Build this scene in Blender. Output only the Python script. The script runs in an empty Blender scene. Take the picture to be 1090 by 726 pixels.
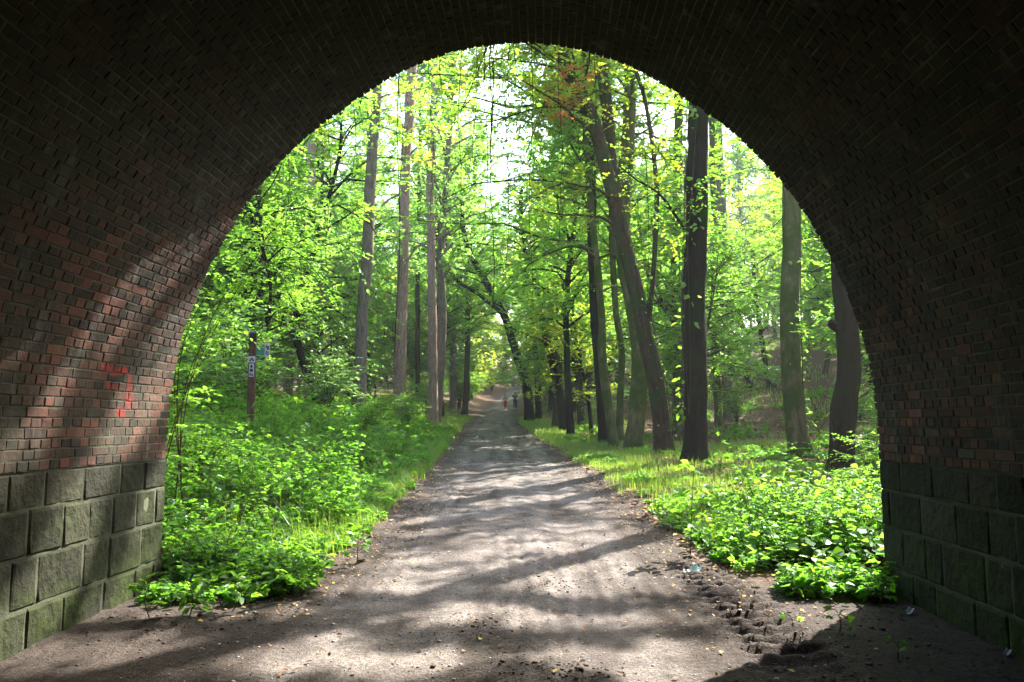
import bpy, math
import numpy as np
from mathutils import Vector
rng = np.random.default_rng(7)
PI = math.pi
scene = bpy.context.scene
COL = scene.collection

# ------------------------------------------------------------------ camera, sky, sun, exposure
PITCH, YAW, CAMZ = math.radians(5.858), math.radians(2.016), 1.6
cam_data = bpy.data.cameras.new('camera'); cam_data.lens = 28.0; cam_data.sensor_width = 36.0
cam_data.clip_start = 0.05; cam_data.clip_end = 2000
cam = bpy.data.objects.new('camera', cam_data); COL.objects.link(cam)
cam.location = (0, 0, CAMZ); cam.rotation_euler = (PI/2 + PITCH, 0, YAW)
scene.camera = cam
SUN_AZ, SUN_EL = math.radians(37), math.radians(43)        # azimuth from +Y towards +X
w = bpy.data.worlds.new('World'); scene.world = w; w.use_nodes = True
nt = w.node_tree; sky = nt.nodes.new('ShaderNodeTexSky'); sky.sky_type = 'NISHITA'
sky.sun_disc = False; sky.sun_elevation = SUN_EL; sky.sun_rotation = SUN_AZ
sky.air_density = 1.0; sky.dust_density = 2.5; sky.ozone_density = 1.0
nt.nodes['Background'].inputs[1].default_value = 0.15
nt.links.new(sky.outputs[0], nt.nodes['Background'].inputs[0])
sd = bpy.data.lights.new('sun', 'SUN'); sd.energy = 5.0; sd.angle = math.radians(0.5); sd.color = (1.0, 0.94, 0.85)
sun = bpy.data.objects.new('sun', sd); COL.objects.link(sun)
sdir = Vector((math.sin(SUN_AZ)*math.cos(SUN_EL), math.cos(SUN_AZ)*math.cos(SUN_EL), math.sin(SUN_EL)))
sun.rotation_euler = sdir.to_track_quat('Z', 'Y').to_euler(); sun.location = (20, 30, 40)
vs = scene.view_settings; vs.view_transform = 'Standard'; vs.look = 'None'; vs.exposure = 2.5; vs.gamma = 1.0
vs.use_curve_mapping = False
scene.render.engine = 'CYCLES'
cy = scene.cycles
cy.use_denoising = True; cy.max_bounces = 8; cy.diffuse_bounces = 4; cy.glossy_bounces = 2
cy.transmission_bounces = 6; cy.transparent_max_bounces = 8; cy.caustics_reflective = False; cy.caustics_refractive = False
cy.sample_clamp_indirect = 6.0; cy.volume_bounces = 0

HAZE = 0.0008
# ------------------------------------------------------------------ helpers
def tag(o, label=None, cat=None, group=None, kind=None):
    if label: o['label'] = label
    if cat: o['category'] = cat
    if group: o['group'] = group
    if kind: o['kind'] = kind
    return o
def empty(name, loc=(0, 0, 0), rz=0.0):
    o = bpy.data.objects.new(name, None); COL.objects.link(o); o.empty_display_size = 0.2
    o.location = loc; o.rotation_euler = (0, 0, rz); return o
def mesh_np(V, Fs, smooth=False, attrs=None, mat_idx=None):
    me = bpy.data.meshes.new('mesh')
    V = np.ascontiguousarray(V, dtype=np.float32).reshape(-1, 3)
    Fs = [np.asarray(f, dtype=np.int32) for f in Fs if len(f)]
    me.vertices.add(len(V)); me.vertices.foreach_set('co', V.ravel())
    nl = sum(f.size for f in Fs); nf = sum(len(f) for f in Fs)
    me.loops.add(nl); me.loops.foreach_set('vertex_index', np.concatenate([f.ravel() for f in Fs]))
    me.polygons.add(nf)
    tot = np.concatenate([np.full(len(f), f.shape[1], np.int32) for f in Fs])
    st = np.concatenate([[0], np.cumsum(tot)[:-1]]).astype(np.int32)
    me.polygons.foreach_set('loop_start', st)
    try: me.polygons.foreach_set('loop_total', tot)
    except Exception: pass
    if mat_idx is not None: me.polygons.foreach_set('material_index', np.asarray(mat_idx, np.int32))
    me.polygons.foreach_set('use_smooth', np.full(nf, bool(smooth)))
    if attrs:
        for k, a in attrs.items():
            a = np.asarray(a, np.float32)
            if a.ndim == 1:
                at = me.attributes.new(k, 'FLOAT', 'POINT'); at.data.foreach_set('value', a)
            else:
                if a.shape[1] == 3: a = np.concatenate([a, np.ones((len(a), 1), np.float32)], 1)
                at = me.attributes.new(k, 'FLOAT_COLOR', 'POINT'); at.data.foreach_set('color', a.ravel())
    me.update(calc_edges=True); me.validate()
    return me
def obj(name, me, mats, parent=None):
    if not isinstance(mats, (list, tuple)): mats = [mats]
    if len(me.materials) == 0:
        for m in mats: me.materials.append(m)
    o = bpy.data.objects.new(name, me); COL.objects.link(o)
    if parent is not None: o.parent = parent
    return o
class MB:
    def __init__(s): s.V = []; s.F = {}; s.A = []; s.n = 0
    def add(s, V, F, a=0.0):
        V = np.asarray(V, float).reshape(-1, 3)
        for f in (F if isinstance(F, list) else [F]):
            f = np.asarray(f); s.F.setdefault(f.shape[1], []).append(f + s.n)
        s.V.append(V); s.A.append(np.broadcast_to(np.asarray(a, float), (len(V),)).copy()); s.n += len(V)
    def box(s, x0, x1, y0, y1, z0, z1, a=0.0):
        V = [(x, y, z) for z in (z0, z1) for y in (y0, y1) for x in (x0, x1)]
        s.add(V, np.array([(0,2,3,1),(4,5,7,6),(0,1,5,4),(2,6,7,3),(0,4,6,2),(1,3,7,5)]), a)
    def mesh(s, smooth=False, attr='tint'):
        return mesh_np(np.concatenate(s.V), [np.concatenate(f) for f in s.F.values()], smooth, {attr: np.concatenate(s.A)})
def nrm(a): return a / np.maximum(np.linalg.norm(a, axis=-1, keepdims=True), 1e-9)
def _h(i, j, k, seed):
    n = (i*374761393 + j*668265263 + k*1274126177 + seed*144665) & 0x7fffffff
    n = ((n ^ (n >> 13))*1274126177) & 0x7fffffff
    return ((n ^ (n >> 16)) & 0xffff)/65535.0
def noise3(P, seed=0):
    P = np.asarray(P, float); I = np.floor(P).astype(np.int64); f = P - I; f = f*f*(3-2*f)
    out = 0
    for dx in (0, 1):
        for dy in (0, 1):
            for dz in (0, 1):
                wgt = (f[..., 0] if dx else 1-f[..., 0])*(f[..., 1] if dy else 1-f[..., 1])*(f[..., 2] if dz else 1-f[..., 2])
                out = out + wgt*_h(I[..., 0]+dx, I[..., 1]+dy, I[..., 2]+dz, seed)
    return out*2-1
def fbm(P, octv=4, seed=0):
    a = 1.0; s = 0; P = np.asarray(P, float).copy(); t = 0
    for o in range(octv):
        s = s + a*noise3(P, seed+o); t += a; a *= .5; P = P*2.03+3.7
    return s/t
def fb2(X, Y, sc, octv=4, seed=0):
    X = np.asarray(X, float); return fbm(np.stack([X*sc, np.asarray(Y, float)*sc, np.zeros_like(X)+.5], -1), octv, seed)
def sst(a, b, x): t = np.clip((x-a)/(b-a), 0, 1); return t*t*(3-2*t)

def ray(px, py):
    x = (px-545.)/848; y = (363.-py)/848
    fy = math.cos(PITCH)-y*math.sin(PITCH); z = math.sin(PITCH)+y*math.cos(PITCH)
    return x*math.cos(YAW)-fy*math.sin(YAW), x*math.sin(YAW)+fy*math.cos(YAW), z
def at(px, py, Y):
    X, Yr, z = ray(px, py); t = Y/Yr; return np.array([X*t, Y, CAMZ+z*t])

# tubes along many polylines at once: P (B,K,3), R (B,K)
def tubes(P, R, S=6, cap=True):
    P = np.asarray(P, float); R = np.asarray(R, float); B, K, _ = P.shape
    T = nrm(np.gradient(P, axis=1)); ov = nrm(P[:, -1]-P[:, 0])
    ref = np.where((np.abs(ov[:, 2:3]) > .7), np.array([[0.1, 1., 0]]), np.array([[0, 0.1, 1.]]))[:, None, :]
    N = nrm(np.cross(T, np.broadcast_to(ref, T.shape))); Bn = np.cross(T, N)
    th = np.arange(S)/S*2*PI
    V = P[:, :, None, :] + R[:, :, None, None]*(np.cos(th)[None, None, :, None]*N[:, :, None, :] + np.sin(th)[None, None, :, None]*Bn[:, :, None, :])
    base = (np.arange(B)*K*S)[:, None, None]; k = np.arange(K-1)[None, :, None]*S; s = np.arange(S)[None, None, :]; s2 = (s+1) % S
    F = np.stack([base+k+s, base+k+s2, base+k+S+s2, base+k+S+s], -1).reshape(-1, 4)
    return V.reshape(-1, 3), F
def spline(pts, n):
    pts = np.asarray(pts, float); m = len(pts)
    d = np.concatenate([[0], np.cumsum(np.linalg.norm(np.diff(pts[:, :3], axis=0), axis=1))]); t = np.linspace(0, d[-1], n)
    tan = np.gradient(pts, d, axis=0); i = np.clip(np.searchsorted(d, t, 'right')-1, 0, m-2)
    h = (d[i+1]-d[i]); u = ((t-d[i])/h)[:, None]; h = h[:, None]
    return (2*u**3-3*u**2+1)*pts[i]+(u**3-2*u**2+u)*h*tan[i]+(-2*u**3+3*u**2)*pts[i+1]+(u**3-u**2)*h*tan[i+1]
# leaves: two quads folded along the midrib
def leaves(C, D, N, L, wd=.62, fold=.10, droop=.12):
    C, D, N = (np.asarray(a, float).reshape(-1, 3) for a in (C, D, N)); L = np.broadcast_to(np.asarray(L, float), (len(C),))[:, None]
    wd = np.broadcast_to(np.asarray(wd, float), (len(C),))[:, None]
    D = nrm(D); S = nrm(np.cross(N, D)); N = np.cross(D, S)
    tip = C + D*L - N*L*droop
    a = C + D*L*.34; b = C + D*L*.74 - N*L*droop*.5
    V = np.stack([C, a+S*wd*L*.5+N*fold*L, b+S*wd*L*.34+N*fold*L*.6, tip, b-S*wd*L*.34+N*fold*L*.6, a-S*wd*L*.5+N*fold*L], 1)
    n = len(C); o = (np.arange(n)*6)[:, None]
    F = np.concatenate([o+np.array([[0, 1, 2, 3]]), o+np.array([[3, 4, 5, 0]])])
    return V.reshape(-1, 3), F
class LF:                                             # leaf collector with a tint per leaf
    def __init__(s): s.V = []; s.F = []; s.A = []; s.n = 0
    def add(s, V, F, t, k=6):
        s.V.append(V); s.F.append(F+s.n); s.A.append(np.repeat(t, k)); s.n += len(V)
    def mesh(s): return mesh_np(np.concatenate(s.V), [np.concatenate(s.F)], False, {'tint': np.concatenate(s.A)})
# sprays of leaves along twigs: P (n,3) origins, D (n,3) directions, L (n) lengths
def sprays(P, D, L, leaf, per, rg, flat=.35, wd=.62):
    n = len(P); t = (np.arange(per)+.7)/per
    t = t[None, :]+rg.normal(0, .03, (n, per)); side = np.where(np.arange(per) % 2 == 0, 1, -1)[None, :]
    D = nrm(D); H = nrm(np.cross(D, np.array([0, 0, 1.])+rg.normal(0, .15, (n, 3))))
    C = P[:, None]+D[:, None]*(t*L[:, None])[..., None]; C[..., 2] -= (t**2*L[:, None])*.18
    ld = D[:, None]*rg.uniform(.3, .9, (n, per, 1))+H[:, None]*side[..., None]*rg.uniform(.5, 1., (n, per, 1))+rg.normal(0, .15, (n, per, 3))
    ld[:, -1] = D+rg.normal(0, .1, (n, 3))
    N = np.array([0, 0, 1.])+rg.normal(0, flat, (n, per, 3))
    ll = leaf*rg.uniform(.6, 1.25, (n, per))
    tint = np.clip(rg.normal(.5, .16, (n, 1))+rg.normal(0, .12, (n, per)), 0, 1)
    V, F = leaves(C, ld, N, ll.ravel(), wd)
    return V, F, tint.ravel()

# ------------------------------------------------------------------ materials
def mat(name):
    m = bpy.data.materials.new(name); m.use_nodes = True; t = m.node_tree; t.nodes.clear()
    out = t.nodes.new('ShaderNodeOutputMaterial'); return m, t, out
def ND(t, typ, **kw):
    n = t.nodes.new(typ)
    for k, v in kw.items():
        if k.startswith('i_'):
            key = k[2:]; key = int(key) if key.isdigit() else key
            n.inputs[key].default_value = v
        else: setattr(n, k, v)
    return n
def ramp(t, fac, stops):
    r = t.nodes.new('ShaderNodeValToRGB'); e = r.color_ramp.elements
    while len(e) < len(stops): e.new(.5)
    for q, (p, c) in zip(e, stops): q.position = p; q.color = (*c, 1)
    t.links.new(fac, r.inputs[0]); return r.outputs[0]
def noise(t, scale, detail=4, vec=None, rough=.6):
    n = ND(t, 'ShaderNodeTexNoise'); n.inputs['Scale'].default_value = scale; n.inputs['Detail'].default_value = detail; n.inputs['Roughness'].default_value = rough
    if vec is not None: t.links.new(vec, n.inputs['Vector'])
    return n.outputs['Fac']
def mix(t, f, a, b, mode='MIX'):
    m = t.nodes.new('ShaderNodeMix'); m.data_type = 'RGBA'; m.blend_type = mode
    for s, v in ((m.inputs[0], f), (m.inputs[6], a), (m.inputs[7], b)):
        if isinstance(v, (int, float)): s.default_value = v
        elif isinstance(v, tuple): s.default_value = (*v, 1)
        else: t.links.new(v, s)
    return m.outputs[2]
def math_(t, op, a, b=0.0, clamp=False):
    m = t.nodes.new('ShaderNodeMath'); m.operation = op; m.use_clamp = clamp
    for s, v in ((m.inputs[0], a), (m.inputs[1], b)):
        if isinstance(v, (int, float)): s.default_value = v
        else: t.links.new(v, s)
    return m.outputs[0]
def pos(t, sc=(1, 1, 1)):
    g = t.nodes.new('ShaderNodeTexCoord'); m = t.nodes.new('ShaderNodeMapping'); m.inputs['Scale'].default_value = sc
    t.links.new(g.outputs['Object'], m.inputs[0]); return m.outputs[0]
def attr(t, name, out='Fac'):
    a = t.nodes.new('ShaderNodeAttribute'); a.attribute_name = name; return a.outputs[out]
def finish(t, out, col, rough=.9, bumpf=None, bstr=.5, bdist=.02, spec=.3):
    p = t.nodes.new('ShaderNodeBsdfPrincipled'); p.inputs['Roughness'].default_value = rough if isinstance(rough, (int, float)) else .8
    if not isinstance(rough, (int, float)): t.links.new(rough, p.inputs['Roughness'])
    p.inputs['Specular IOR Level'].default_value = spec
    if isinstance(col, tuple): p.inputs['Base Color'].default_value = (*col, 1)
    else: t.links.new(col, p.inputs['Base Color'])
    if bumpf is not None:
        b = t.nodes.new('ShaderNodeBump'); b.inputs['Strength'].default_value = bstr; b.inputs['Distance'].default_value = bdist
        t.links.new(bumpf, b.inputs['Height']); t.links.new(b.outputs[0], p.inputs['Normal'])
    t.links.new(p.outputs[0], out.inputs[0])
def plain(name, c, rough=.7, spec=.3, var=.25, sc=20):
    m, t, o = mat(name); n = noise(t, sc, 4, pos(t))
    finish(t, o, ramp(t, n, [(.3, tuple(x*(1-var) for x in c)), (.7, tuple(min(1, x*(1+var)) for x in c))]), rough, n, .2, .005, spec); return m

def leaf_mat(name, lo, mid, hi, tr, gloss=.03, trw=.64):
    m, t, o = mat(name); a = attr(t, 'tint')
    col = ramp(t, a, [(.15, lo), (.5, mid), (.9, hi)])
    trc = mix(t, .75, mix(t, 1.0, col, (2.1, 2.0, 1.5), 'MULTIPLY'), tr)
    trc2 = mix(t, ramp(t, a, [(.2, (0, 0, 0)), (.95, (1, 1, 1))]), mix(t, 1.0, trc, (.72, .8, .7), 'MULTIPLY'), mix(t, 1.0, trc, (1.25, 1.1, .9), 'MULTIPLY'))
    d = t.nodes.new('ShaderNodeBsdfDiffuse'); tl = t.nodes.new('ShaderNodeBsdfTranslucent'); g = t.nodes.new('ShaderNodeBsdfGlossy')
    g.inputs['Roughness'].default_value = .38; g.inputs['Color'].default_value = (.9, .95, 1, 1)
    t.links.new(col, d.inputs[0]); t.links.new(trc2, tl.inputs[0])
    m1 = t.nodes.new('ShaderNodeMixShader'); m1.inputs[0].default_value = trw; t.links.new(d.outputs[0], m1.inputs[1]); t.links.new(tl.outputs[0], m1.inputs[2])
    m2 = t.nodes.new('ShaderNodeMixShader'); m2.inputs[0].default_value = gloss; t.links.new(m1.outputs[0], m2.inputs[1]); t.links.new(g.outputs[0], m2.inputs[2])
    t.links.new(m2.outputs[0], o.inputs[0]); return m
M = {}
M['leaf'] = leaf_mat('green_leaf', (.045, .11, .012), (.075, .17, .02), (.16, .23, .02), (.30, .64, .06))
M['leaf_under'] = leaf_mat('undergrowth_leaf', (.045, .13, .018), (.075, .20, .025), (.15, .27, .03), (.24, .54, .04), .022)
M['leaf_cool'] = leaf_mat('bluish_leaf', (.035, .10, .03), (.06, .14, .035), (.10, .18, .03), (.30, .58, .12), .07)
M['leaf_yellow'] = leaf_mat('yellow_green_leaf', (.08, .15, .015), (.13, .20, .02), (.30, .26, .03), (.50, .70, .05))
M['leaf_orange'] = leaf_mat('orange_leaf', (.25, .07, .02), (.38, .10, .02), (.42, .18, .03), (.65, .16, .03))
M['grass'] = leaf_mat('grass_blade', (.05, .12, .015), (.09, .19, .02), (.18, .24, .05), (.38, .60, .05), .04, .45)
def bark(name, c1, c2, moss=None, mossf=.5, sc=9, bd=.03):
    m, t, o = mat(name); v = pos(t, (1, 1, .22)); n = math_(t, 'ADD', math_(t, 'MULTIPLY', noise(t, sc*1.1, 8, v, .75), .7), math_(t, 'MULTIPLY', noise(t, 26, 4, pos(t)), .3)); n2 = noise(t, 1.3, 3, pos(t))
    c = ramp(t, n, [(.40, c1), (.58, c2)])
    if moss:
        r = ramp(t, n2, [(mossf-.07, (0, 0, 0)), (mossf+.06, (1, 1, 1))]); c = mix(t, r, c, mix(t, n, tuple(x*.6 for x in moss), moss))
    finish(t, o, c, .95, n, 1., bd, .04); return m
M['bark_dark'] = bark('dark_ridged_bark', (.005, .004, .0025), (.024, .019, .011), (.018, .028, .007), .55)
M['bark_brown'] = bark('brown_bark', (.020, .014, .008), (.078, .052, .028), (.04, .055, .016), .52)
M['bark_green'] = bark('mossy_beech_bark', (.045, .048, .020), (.13, .125, .055), (.055, .085, .014), .5, 6, .008)
M['bark_grey'] = bark('grey_pine_bark', (.085, .07, .058), (.22, .175, .145), None, .5, 12)
M['bark_pine'] = bark('pinkish_pine_bark', (.16, .10, .085), (.36, .25, .21), None, .5, 12)
M['twig'] = bark('twig_bark', (.03, .022, .015), (.09, .07, .045))

# ------------------------------------------------------------------ terrain heights
def xc(Y): return np.interp(Y, [0, 9, 18, 32, 50, 78, 95, 120, 170], [-.1, -.2, -.6, -1.7, -3.0, -3.9, -3.9, -2.0, 3])
_yy = np.arange(-40, 260, .5); _zz = np.interp(_yy, [-40, 7, 18, 32, 50, 78, 95, 120, 160, 260], [0, 0, .42, .85, 1.45, 2.75, 4.3, 7.5, 12, 20])
_zz = np.convolve(np.pad(_zz, 8, 'edge'), np.ones(17)/17, 'valid')
def zc(Y): return np.interp(Y, _yy, _zz)
def hw(Y): return np.interp(Y, [0, 6, 9, 16, 30, 60, 90], [2.35, 2.2, 2.0, 1.9, 1.85, 1.7, 1.6])
def edge_noise(X, Y): return .28*fb2(X, Y, .9, 3, 41)
def height(X, Y, detail=True):
    X = np.asarray(X, float); Y = np.asarray(Y, float)
    s = X-xc(Y); z = zc(Y).copy()
    ul = -s-hw(Y); ur = s-hw(Y)
    z += 1.0*sst(.2, 4.5, ul)*sst(8, 15, Y) + .05*np.maximum(0, ul-5)*sst(9, 20, Y)
    k = np.interp(Y, [16, 30, 45, 60, 95], [0, .06, .16, .27, .33]); u0 = np.interp(Y, [30, 60], [5, .8])
    q = np.maximum(0, ur-u0); z += k*(q-np.maximum(0, q-22)*.7)
    off = sst(.0, 1.2, np.maximum(ul, ur))
    z += off*(.16*fb2(X, Y, .35, 3, 3)*sst(8, 12, Y)+.03*fb2(X, Y, 2.2, 3, 5))
    z += .05*sst(-.3, .25, np.maximum(ul, ur))*sst(9, 12, Y)
    if detail:
        pm = 1-off
        wv = .10*np.sin(Y*.45)+.03*np.sin(Y*1.3+1)
        for c, wd, dp in ((-.88+wv, .26, .038), (.72+wv*.7, .24, .042), (.3-wv, .10, .016), (-1.5-wv, .12, .02), (-.35+wv, .07, .012), (1.2-wv, .08, .014)):
            z -= pm*dp*np.exp(-((s-c)/wd)**2)*(.75+.5*fb2(X, Y*.35, .6, 2, 11))
        z += pm*.016*fb2(X, Y*.5, .6, 3, 12)+pm*.012*fb2(X, Y*.5, 3.0, 4, 113)+.010*fb2(X, Y, 6.0, 4, 13)*(1+1.5*off)+pm*.012*np.abs(fb2(X, Y, 11, 2, 14))*sst(16, 8, Y)
        rough = sst(.05, .35, fb2(X, Y, .8, 2, 21)); z += .022*rough*np.abs(fb2(X, Y, 9, 3, 22))*sst(30, 12, Y)
        # fine wheel lines
        z += pm*.009*np.sin(s*38+2*np.sin(Y*.6))*sst(0, .3, fb2(X, Y*.3, 1.2, 2, 31))
        # tractor tread beside the right rut
        xr = 1.62+.02*(Y-4)-.05*np.sin(Y*.8); dq = (X-xr)/.30; msk = sst(1.25, .7, np.abs(dq))*sst(5.1, 5.9, Y)*sst(9.3, 8.6, Y)*sst(-.9, .1, fb2(X, Y, .9, 2, 77))
        z += msk*(.06*np.maximum(-.35, np.sin(2*PI*(Y-.10*dq**2*1.2-.05*dq+.03*fb2(X, Y, 2, 2, 9))/.23))-.02)
        # churned mud mounds inside the mouth
        for mx, my, mr, mh in ((-.12, 5.35, .28, .06), (.25, 5.2, .22, .05), (-.5, 6.35, .2, .05), (-2.9, 6.2, .5, .05), (2.6, 6.0, .7, .03), (2.7, 4.9, .4, .02)):
            g = np.exp(-(((X-mx)/mr)**2+((Y-my)/(mr*.8))**2)); z += g*mh*(.55+.9*fb2(X, Y, 7, 3, 15))
    return z
def H(x, y): return float(height(np.array([x]), np.array([y]), False)[0])
def ground_hit(px, py, y0=5, y1=200):
    X, Y, z = ray(px, py); ts = np.arange(y0, y1, .1)/Y; hz = height(X*ts, Y*ts, False)-(CAMZ+z*ts)
    i = np.argmax(hz > 0) if (hz > 0).any() else len(ts)-1
    return X*ts[i], Y*ts[i]

def axis(lo, hi, f0, f1, fine, grow, mx):
    a = list(np.arange(f0, f1+1e-6, fine)); st = fine
    while a[-1] < hi: st = min(st*grow, mx); a.append(a[-1]+st)
    st = fine; b = []; c = f0
    while c > lo: st = min(st*grow, mx); c -= st; b.append(c)
    return np.array(b[::-1]+a)
gx = axis(-170, 170, -3.6, 3.2, .035, 1.06, 6); gy = axis(-30, 260, 3.5, 12.5, .035, 1.025, 6)
GX, GY = np.meshgrid(gx, gy); GZ = height(GX, GY)
nx, ny = len(gx), len(gy)
V = np.stack([GX, GY, GZ], -1).reshape(-1, 3)
S_ = GX-xc(GY); U = np.abs(S_)-hw(GY)+edge_noise(GX, GY)
pathness = np.maximum(sst(.45, -.25, U), sst(8.6, 7.4, GY))
idx = (np.arange(ny-1)[:, None]*nx+np.arange(nx-1)[None, :]); F = np.stack([idx, idx+1, idx+nx+1, idx+nx], -1).reshape(-1, 4)
fc = U.reshape(-1)[F].mean(1); cyv = GY.reshape(-1)[F].mean(1); isp = (fc < 0) & (cyv < 112)
mud = np.clip(.75*sst(.05, .4, fb2(S_*3.2, GY*.28, 1.0, 4, 151)+.25*fb2(GX, GY, 6, 2, 152)) + .95*np.exp(-((S_-1.75)/.45)**2)*sst(10.5, 8.8, GY) + .6*np.exp(-((S_+.88)/.16)**2)*sst(-.2, .2, fb2(GX, GY, .7, 2, 160)) + .55*np.exp(-((S_-.72)/.14)**2)*sst(-.2, .2, fb2(GX, GY, .7, 2, 161)) + sst(-.05, .35, fb2(GX, GY, .9, 4, 51))*.55 + sst(-.75, -.25, U+.35*fb2(GX, GY, 2.5, 3, 52))*.75 + sst(.9, 1.4, S_+.3*fb2(GX, GY, 1.7, 3, 54))*sst(13, 8, GY) + sst(1.6, 2.2, -S_+.3*fb2(GX, GY, 1.7, 3, 55))*sst(11, 7.5, GY), 0, 1)  # dark mud; on the right its colour also stands in for foliage shade
puddle = np.exp(-(((GX-.42)/.24)**2+((GY-6.5)/.95)**2))
def soil_mat():
    m, t, o = mat('sandy_soil'); v = pos(t); P = attr(t, 'path'); MU = attr(t, 'mud'); PU = attr(t, 'puddle')
    n1 = noise(t, 3.2, 6, v); n2 = noise(t, 28, 5, v); n3 = noise(t, 120, 3, v)
    sand = ramp(t, n1, [(.3, (.12, .105, .095)), (.5, (.19, .168, .155)), (.72, (.29, .258, .235))])
    sand = mix(t, ramp(t, n2, [(.42, (0, 0, 0)), (.62, (1, 1, 1))]), mix(t, 1.0, sand, (.66, .64, .62), 'MULTIPLY'), sand)
    mudc = ramp(t, n2, [(.3, (.022, .016, .013)), (.7, (.06, .046, .037))])
    c = mix(t, math_(t, 'MULTIPLY', MU, .85), sand, mudc)
    c = mix(t, math_(t, 'MULTIPLY', PU, .9, True), c, (.13, .11, .105))
    lit = ramp(t, noise(t, 16, 5, v), [(.35, (.035, .022, .013)), (.52, (.10, .06, .035)), (.7, (.22, .13, .08))])
    c = mix(t, P, lit, c)
    h = math_(t, 'ADD', math_(t, 'MULTIPLY', n2, .7), math_(t, 'MULTIPLY', n3, .3))
    rgh = math_(t, 'SUBTRACT', .95, math_(t, 'MULTIPLY', PU, .12))
    pb = t.nodes.new('ShaderNodeTexVoronoi'); pb.inputs['Scale'].default_value = 55; t.links.new(v, pb.inputs['Vector']); h = math_(t, 'ADD', h, math_(t, 'MULTIPLY', math_(t, 'SUBTRACT', .35, pb.outputs['Distance'], True), .9)); grit = ramp(t, noise(t, 75, 3, v), [(.33, (.55, .52, .5)), (.5, (1, 1, 1)), (.68, (1.3, 1.28, 1.25))]); c = mix(t, 1.0, c, grit, 'MULTIPLY'); finish(t, o, c, rgh, h, 1.0, .03, .15); return m
M['soil'] = soil_mat()
for nm, sel in (('ground', ~isp), ('path', isp)):
    f = F[sel]; used, inv = np.unique(f, return_inverse=True); f = inv.reshape(-1, 4)
    me = mesh_np(V[used], [f], True, {'path': pathness.ravel()[used], 'mud': mud.ravel()[used], 'puddle': puddle.ravel()[used]})
    tag(obj(nm, me, M['soil']), 'dark forest soil under the plants' if nm == 'ground' else 'rutted sandy dirt track leading into the forest', None, None, 'structure')

# ------------------------------------------------------------------ the brick bridge
YM, XC = 7.7, -.22
prof = [(3.41, 1.255), (3.405, 1.6), (3.38, 2.0), (3.31, 2.4), (3.2, 2.77), (3.06, 3.13), (2.89, 3.47), (2.66, 3.85), (2.46, 4.1), (2.26, 4.32), (2.06, 4.51), (1.83, 4.69), (1.58, 4.87), (1.3, 5.05), (.98, 5.21), (.66, 5.32), (.33, 5.385), (0, 5.41)]
pl = np.array([(XC-a, 0, b) for a, b in prof]+[(XC+a, 0, b) for a, b in prof[-2::-1]])
PS = spline(pl, 1200); SL = np.concatenate([[0], np.cumsum(np.linalg.norm(np.diff(PS, axis=0), axis=1))]); ARC = SL[-1]
def vault(s, y, dep=0.0):
    s = np.asarray(s, float); x = np.interp(s, SL, PS[:, 0]); z = np.interp(s, SL, PS[:, 2])
    e = .01; tx = np.interp(s+e, SL, PS[:, 0])-np.interp(s-e, SL, PS[:, 0]); tz = np.interp(s+e, SL, PS[:, 2])-np.interp(s-e, SL, PS[:, 2])
    l = np.hypot(tx, tz)+1e-9; nx_, nz_ = tz/l, -tx/l                 # into the tunnel
    return np.stack([x+nx_*dep, np.broadcast_to(y, x.shape), z+nz_*dep], -1)
STROKES = [(6.38, 6.80, 2.01, 2.08), (6.50, 6.76, 1.88, 1.93), (6.84, 6.92, 1.70, 2.04), (6.90, 6.97, 1.78, 1.93), (6.72, 6.86, 1.64, 1.72)]
def paint_mask(t, v):
    n = noise(t, 11, 4, v); sx = t.nodes.new('ShaderNodeSeparateXYZ'); wv = t.nodes.new('ShaderNodeVectorMath'); wv.operation = 'SCALE'; tn = t.nodes.new('ShaderNodeTexNoise'); tn.inputs['Scale'].default_value = 7; t.links.new(v, tn.inputs['Vector'])
    t.links.new(tn.outputs['Color'], wv.inputs[0]); wv.inputs['Scale'].default_value = .10; ad = t.nodes.new('ShaderNodeVectorMath'); ad.operation = 'ADD'; t.links.new(v, ad.inputs[0]); t.links.new(wv.outputs[0], ad.inputs[1]); t.links.new(ad.outputs[0], sx.inputs[0])
    tot = None
    for (a, b, c, d) in STROKES:
        ym_, zm_ = (a+b)/2-YM+.05, (c+d)/2+.05
        dy = math_(t, 'SUBTRACT', (b-a)/2, math_(t, 'ABSOLUTE', math_(t, 'SUBTRACT', sx.outputs[1], ym_))); dz = math_(t, 'SUBTRACT', (d-c)/2, math_(t, 'ABSOLUTE', math_(t, 'SUBTRACT', sx.outputs[2], zm_)))
        m_ = math_(t, 'MULTIPLY', math_(t, 'ADD', math_(t, 'MINIMUM', dy, dz), .008), 45, True); tot = m_ if tot is None else math_(t, 'MAXIMUM', tot, m_)
    lf_ = math_(t, 'LESS_THAN', sx.outputs[0], 0); return math_(t, 'MULTIPLY', math_(t, 'MULTIPLY', tot, lf_), ramp(t, n, [(.38, (.15, .15, .15)), (.6, (.9, .9, .9))]), True)
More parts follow.
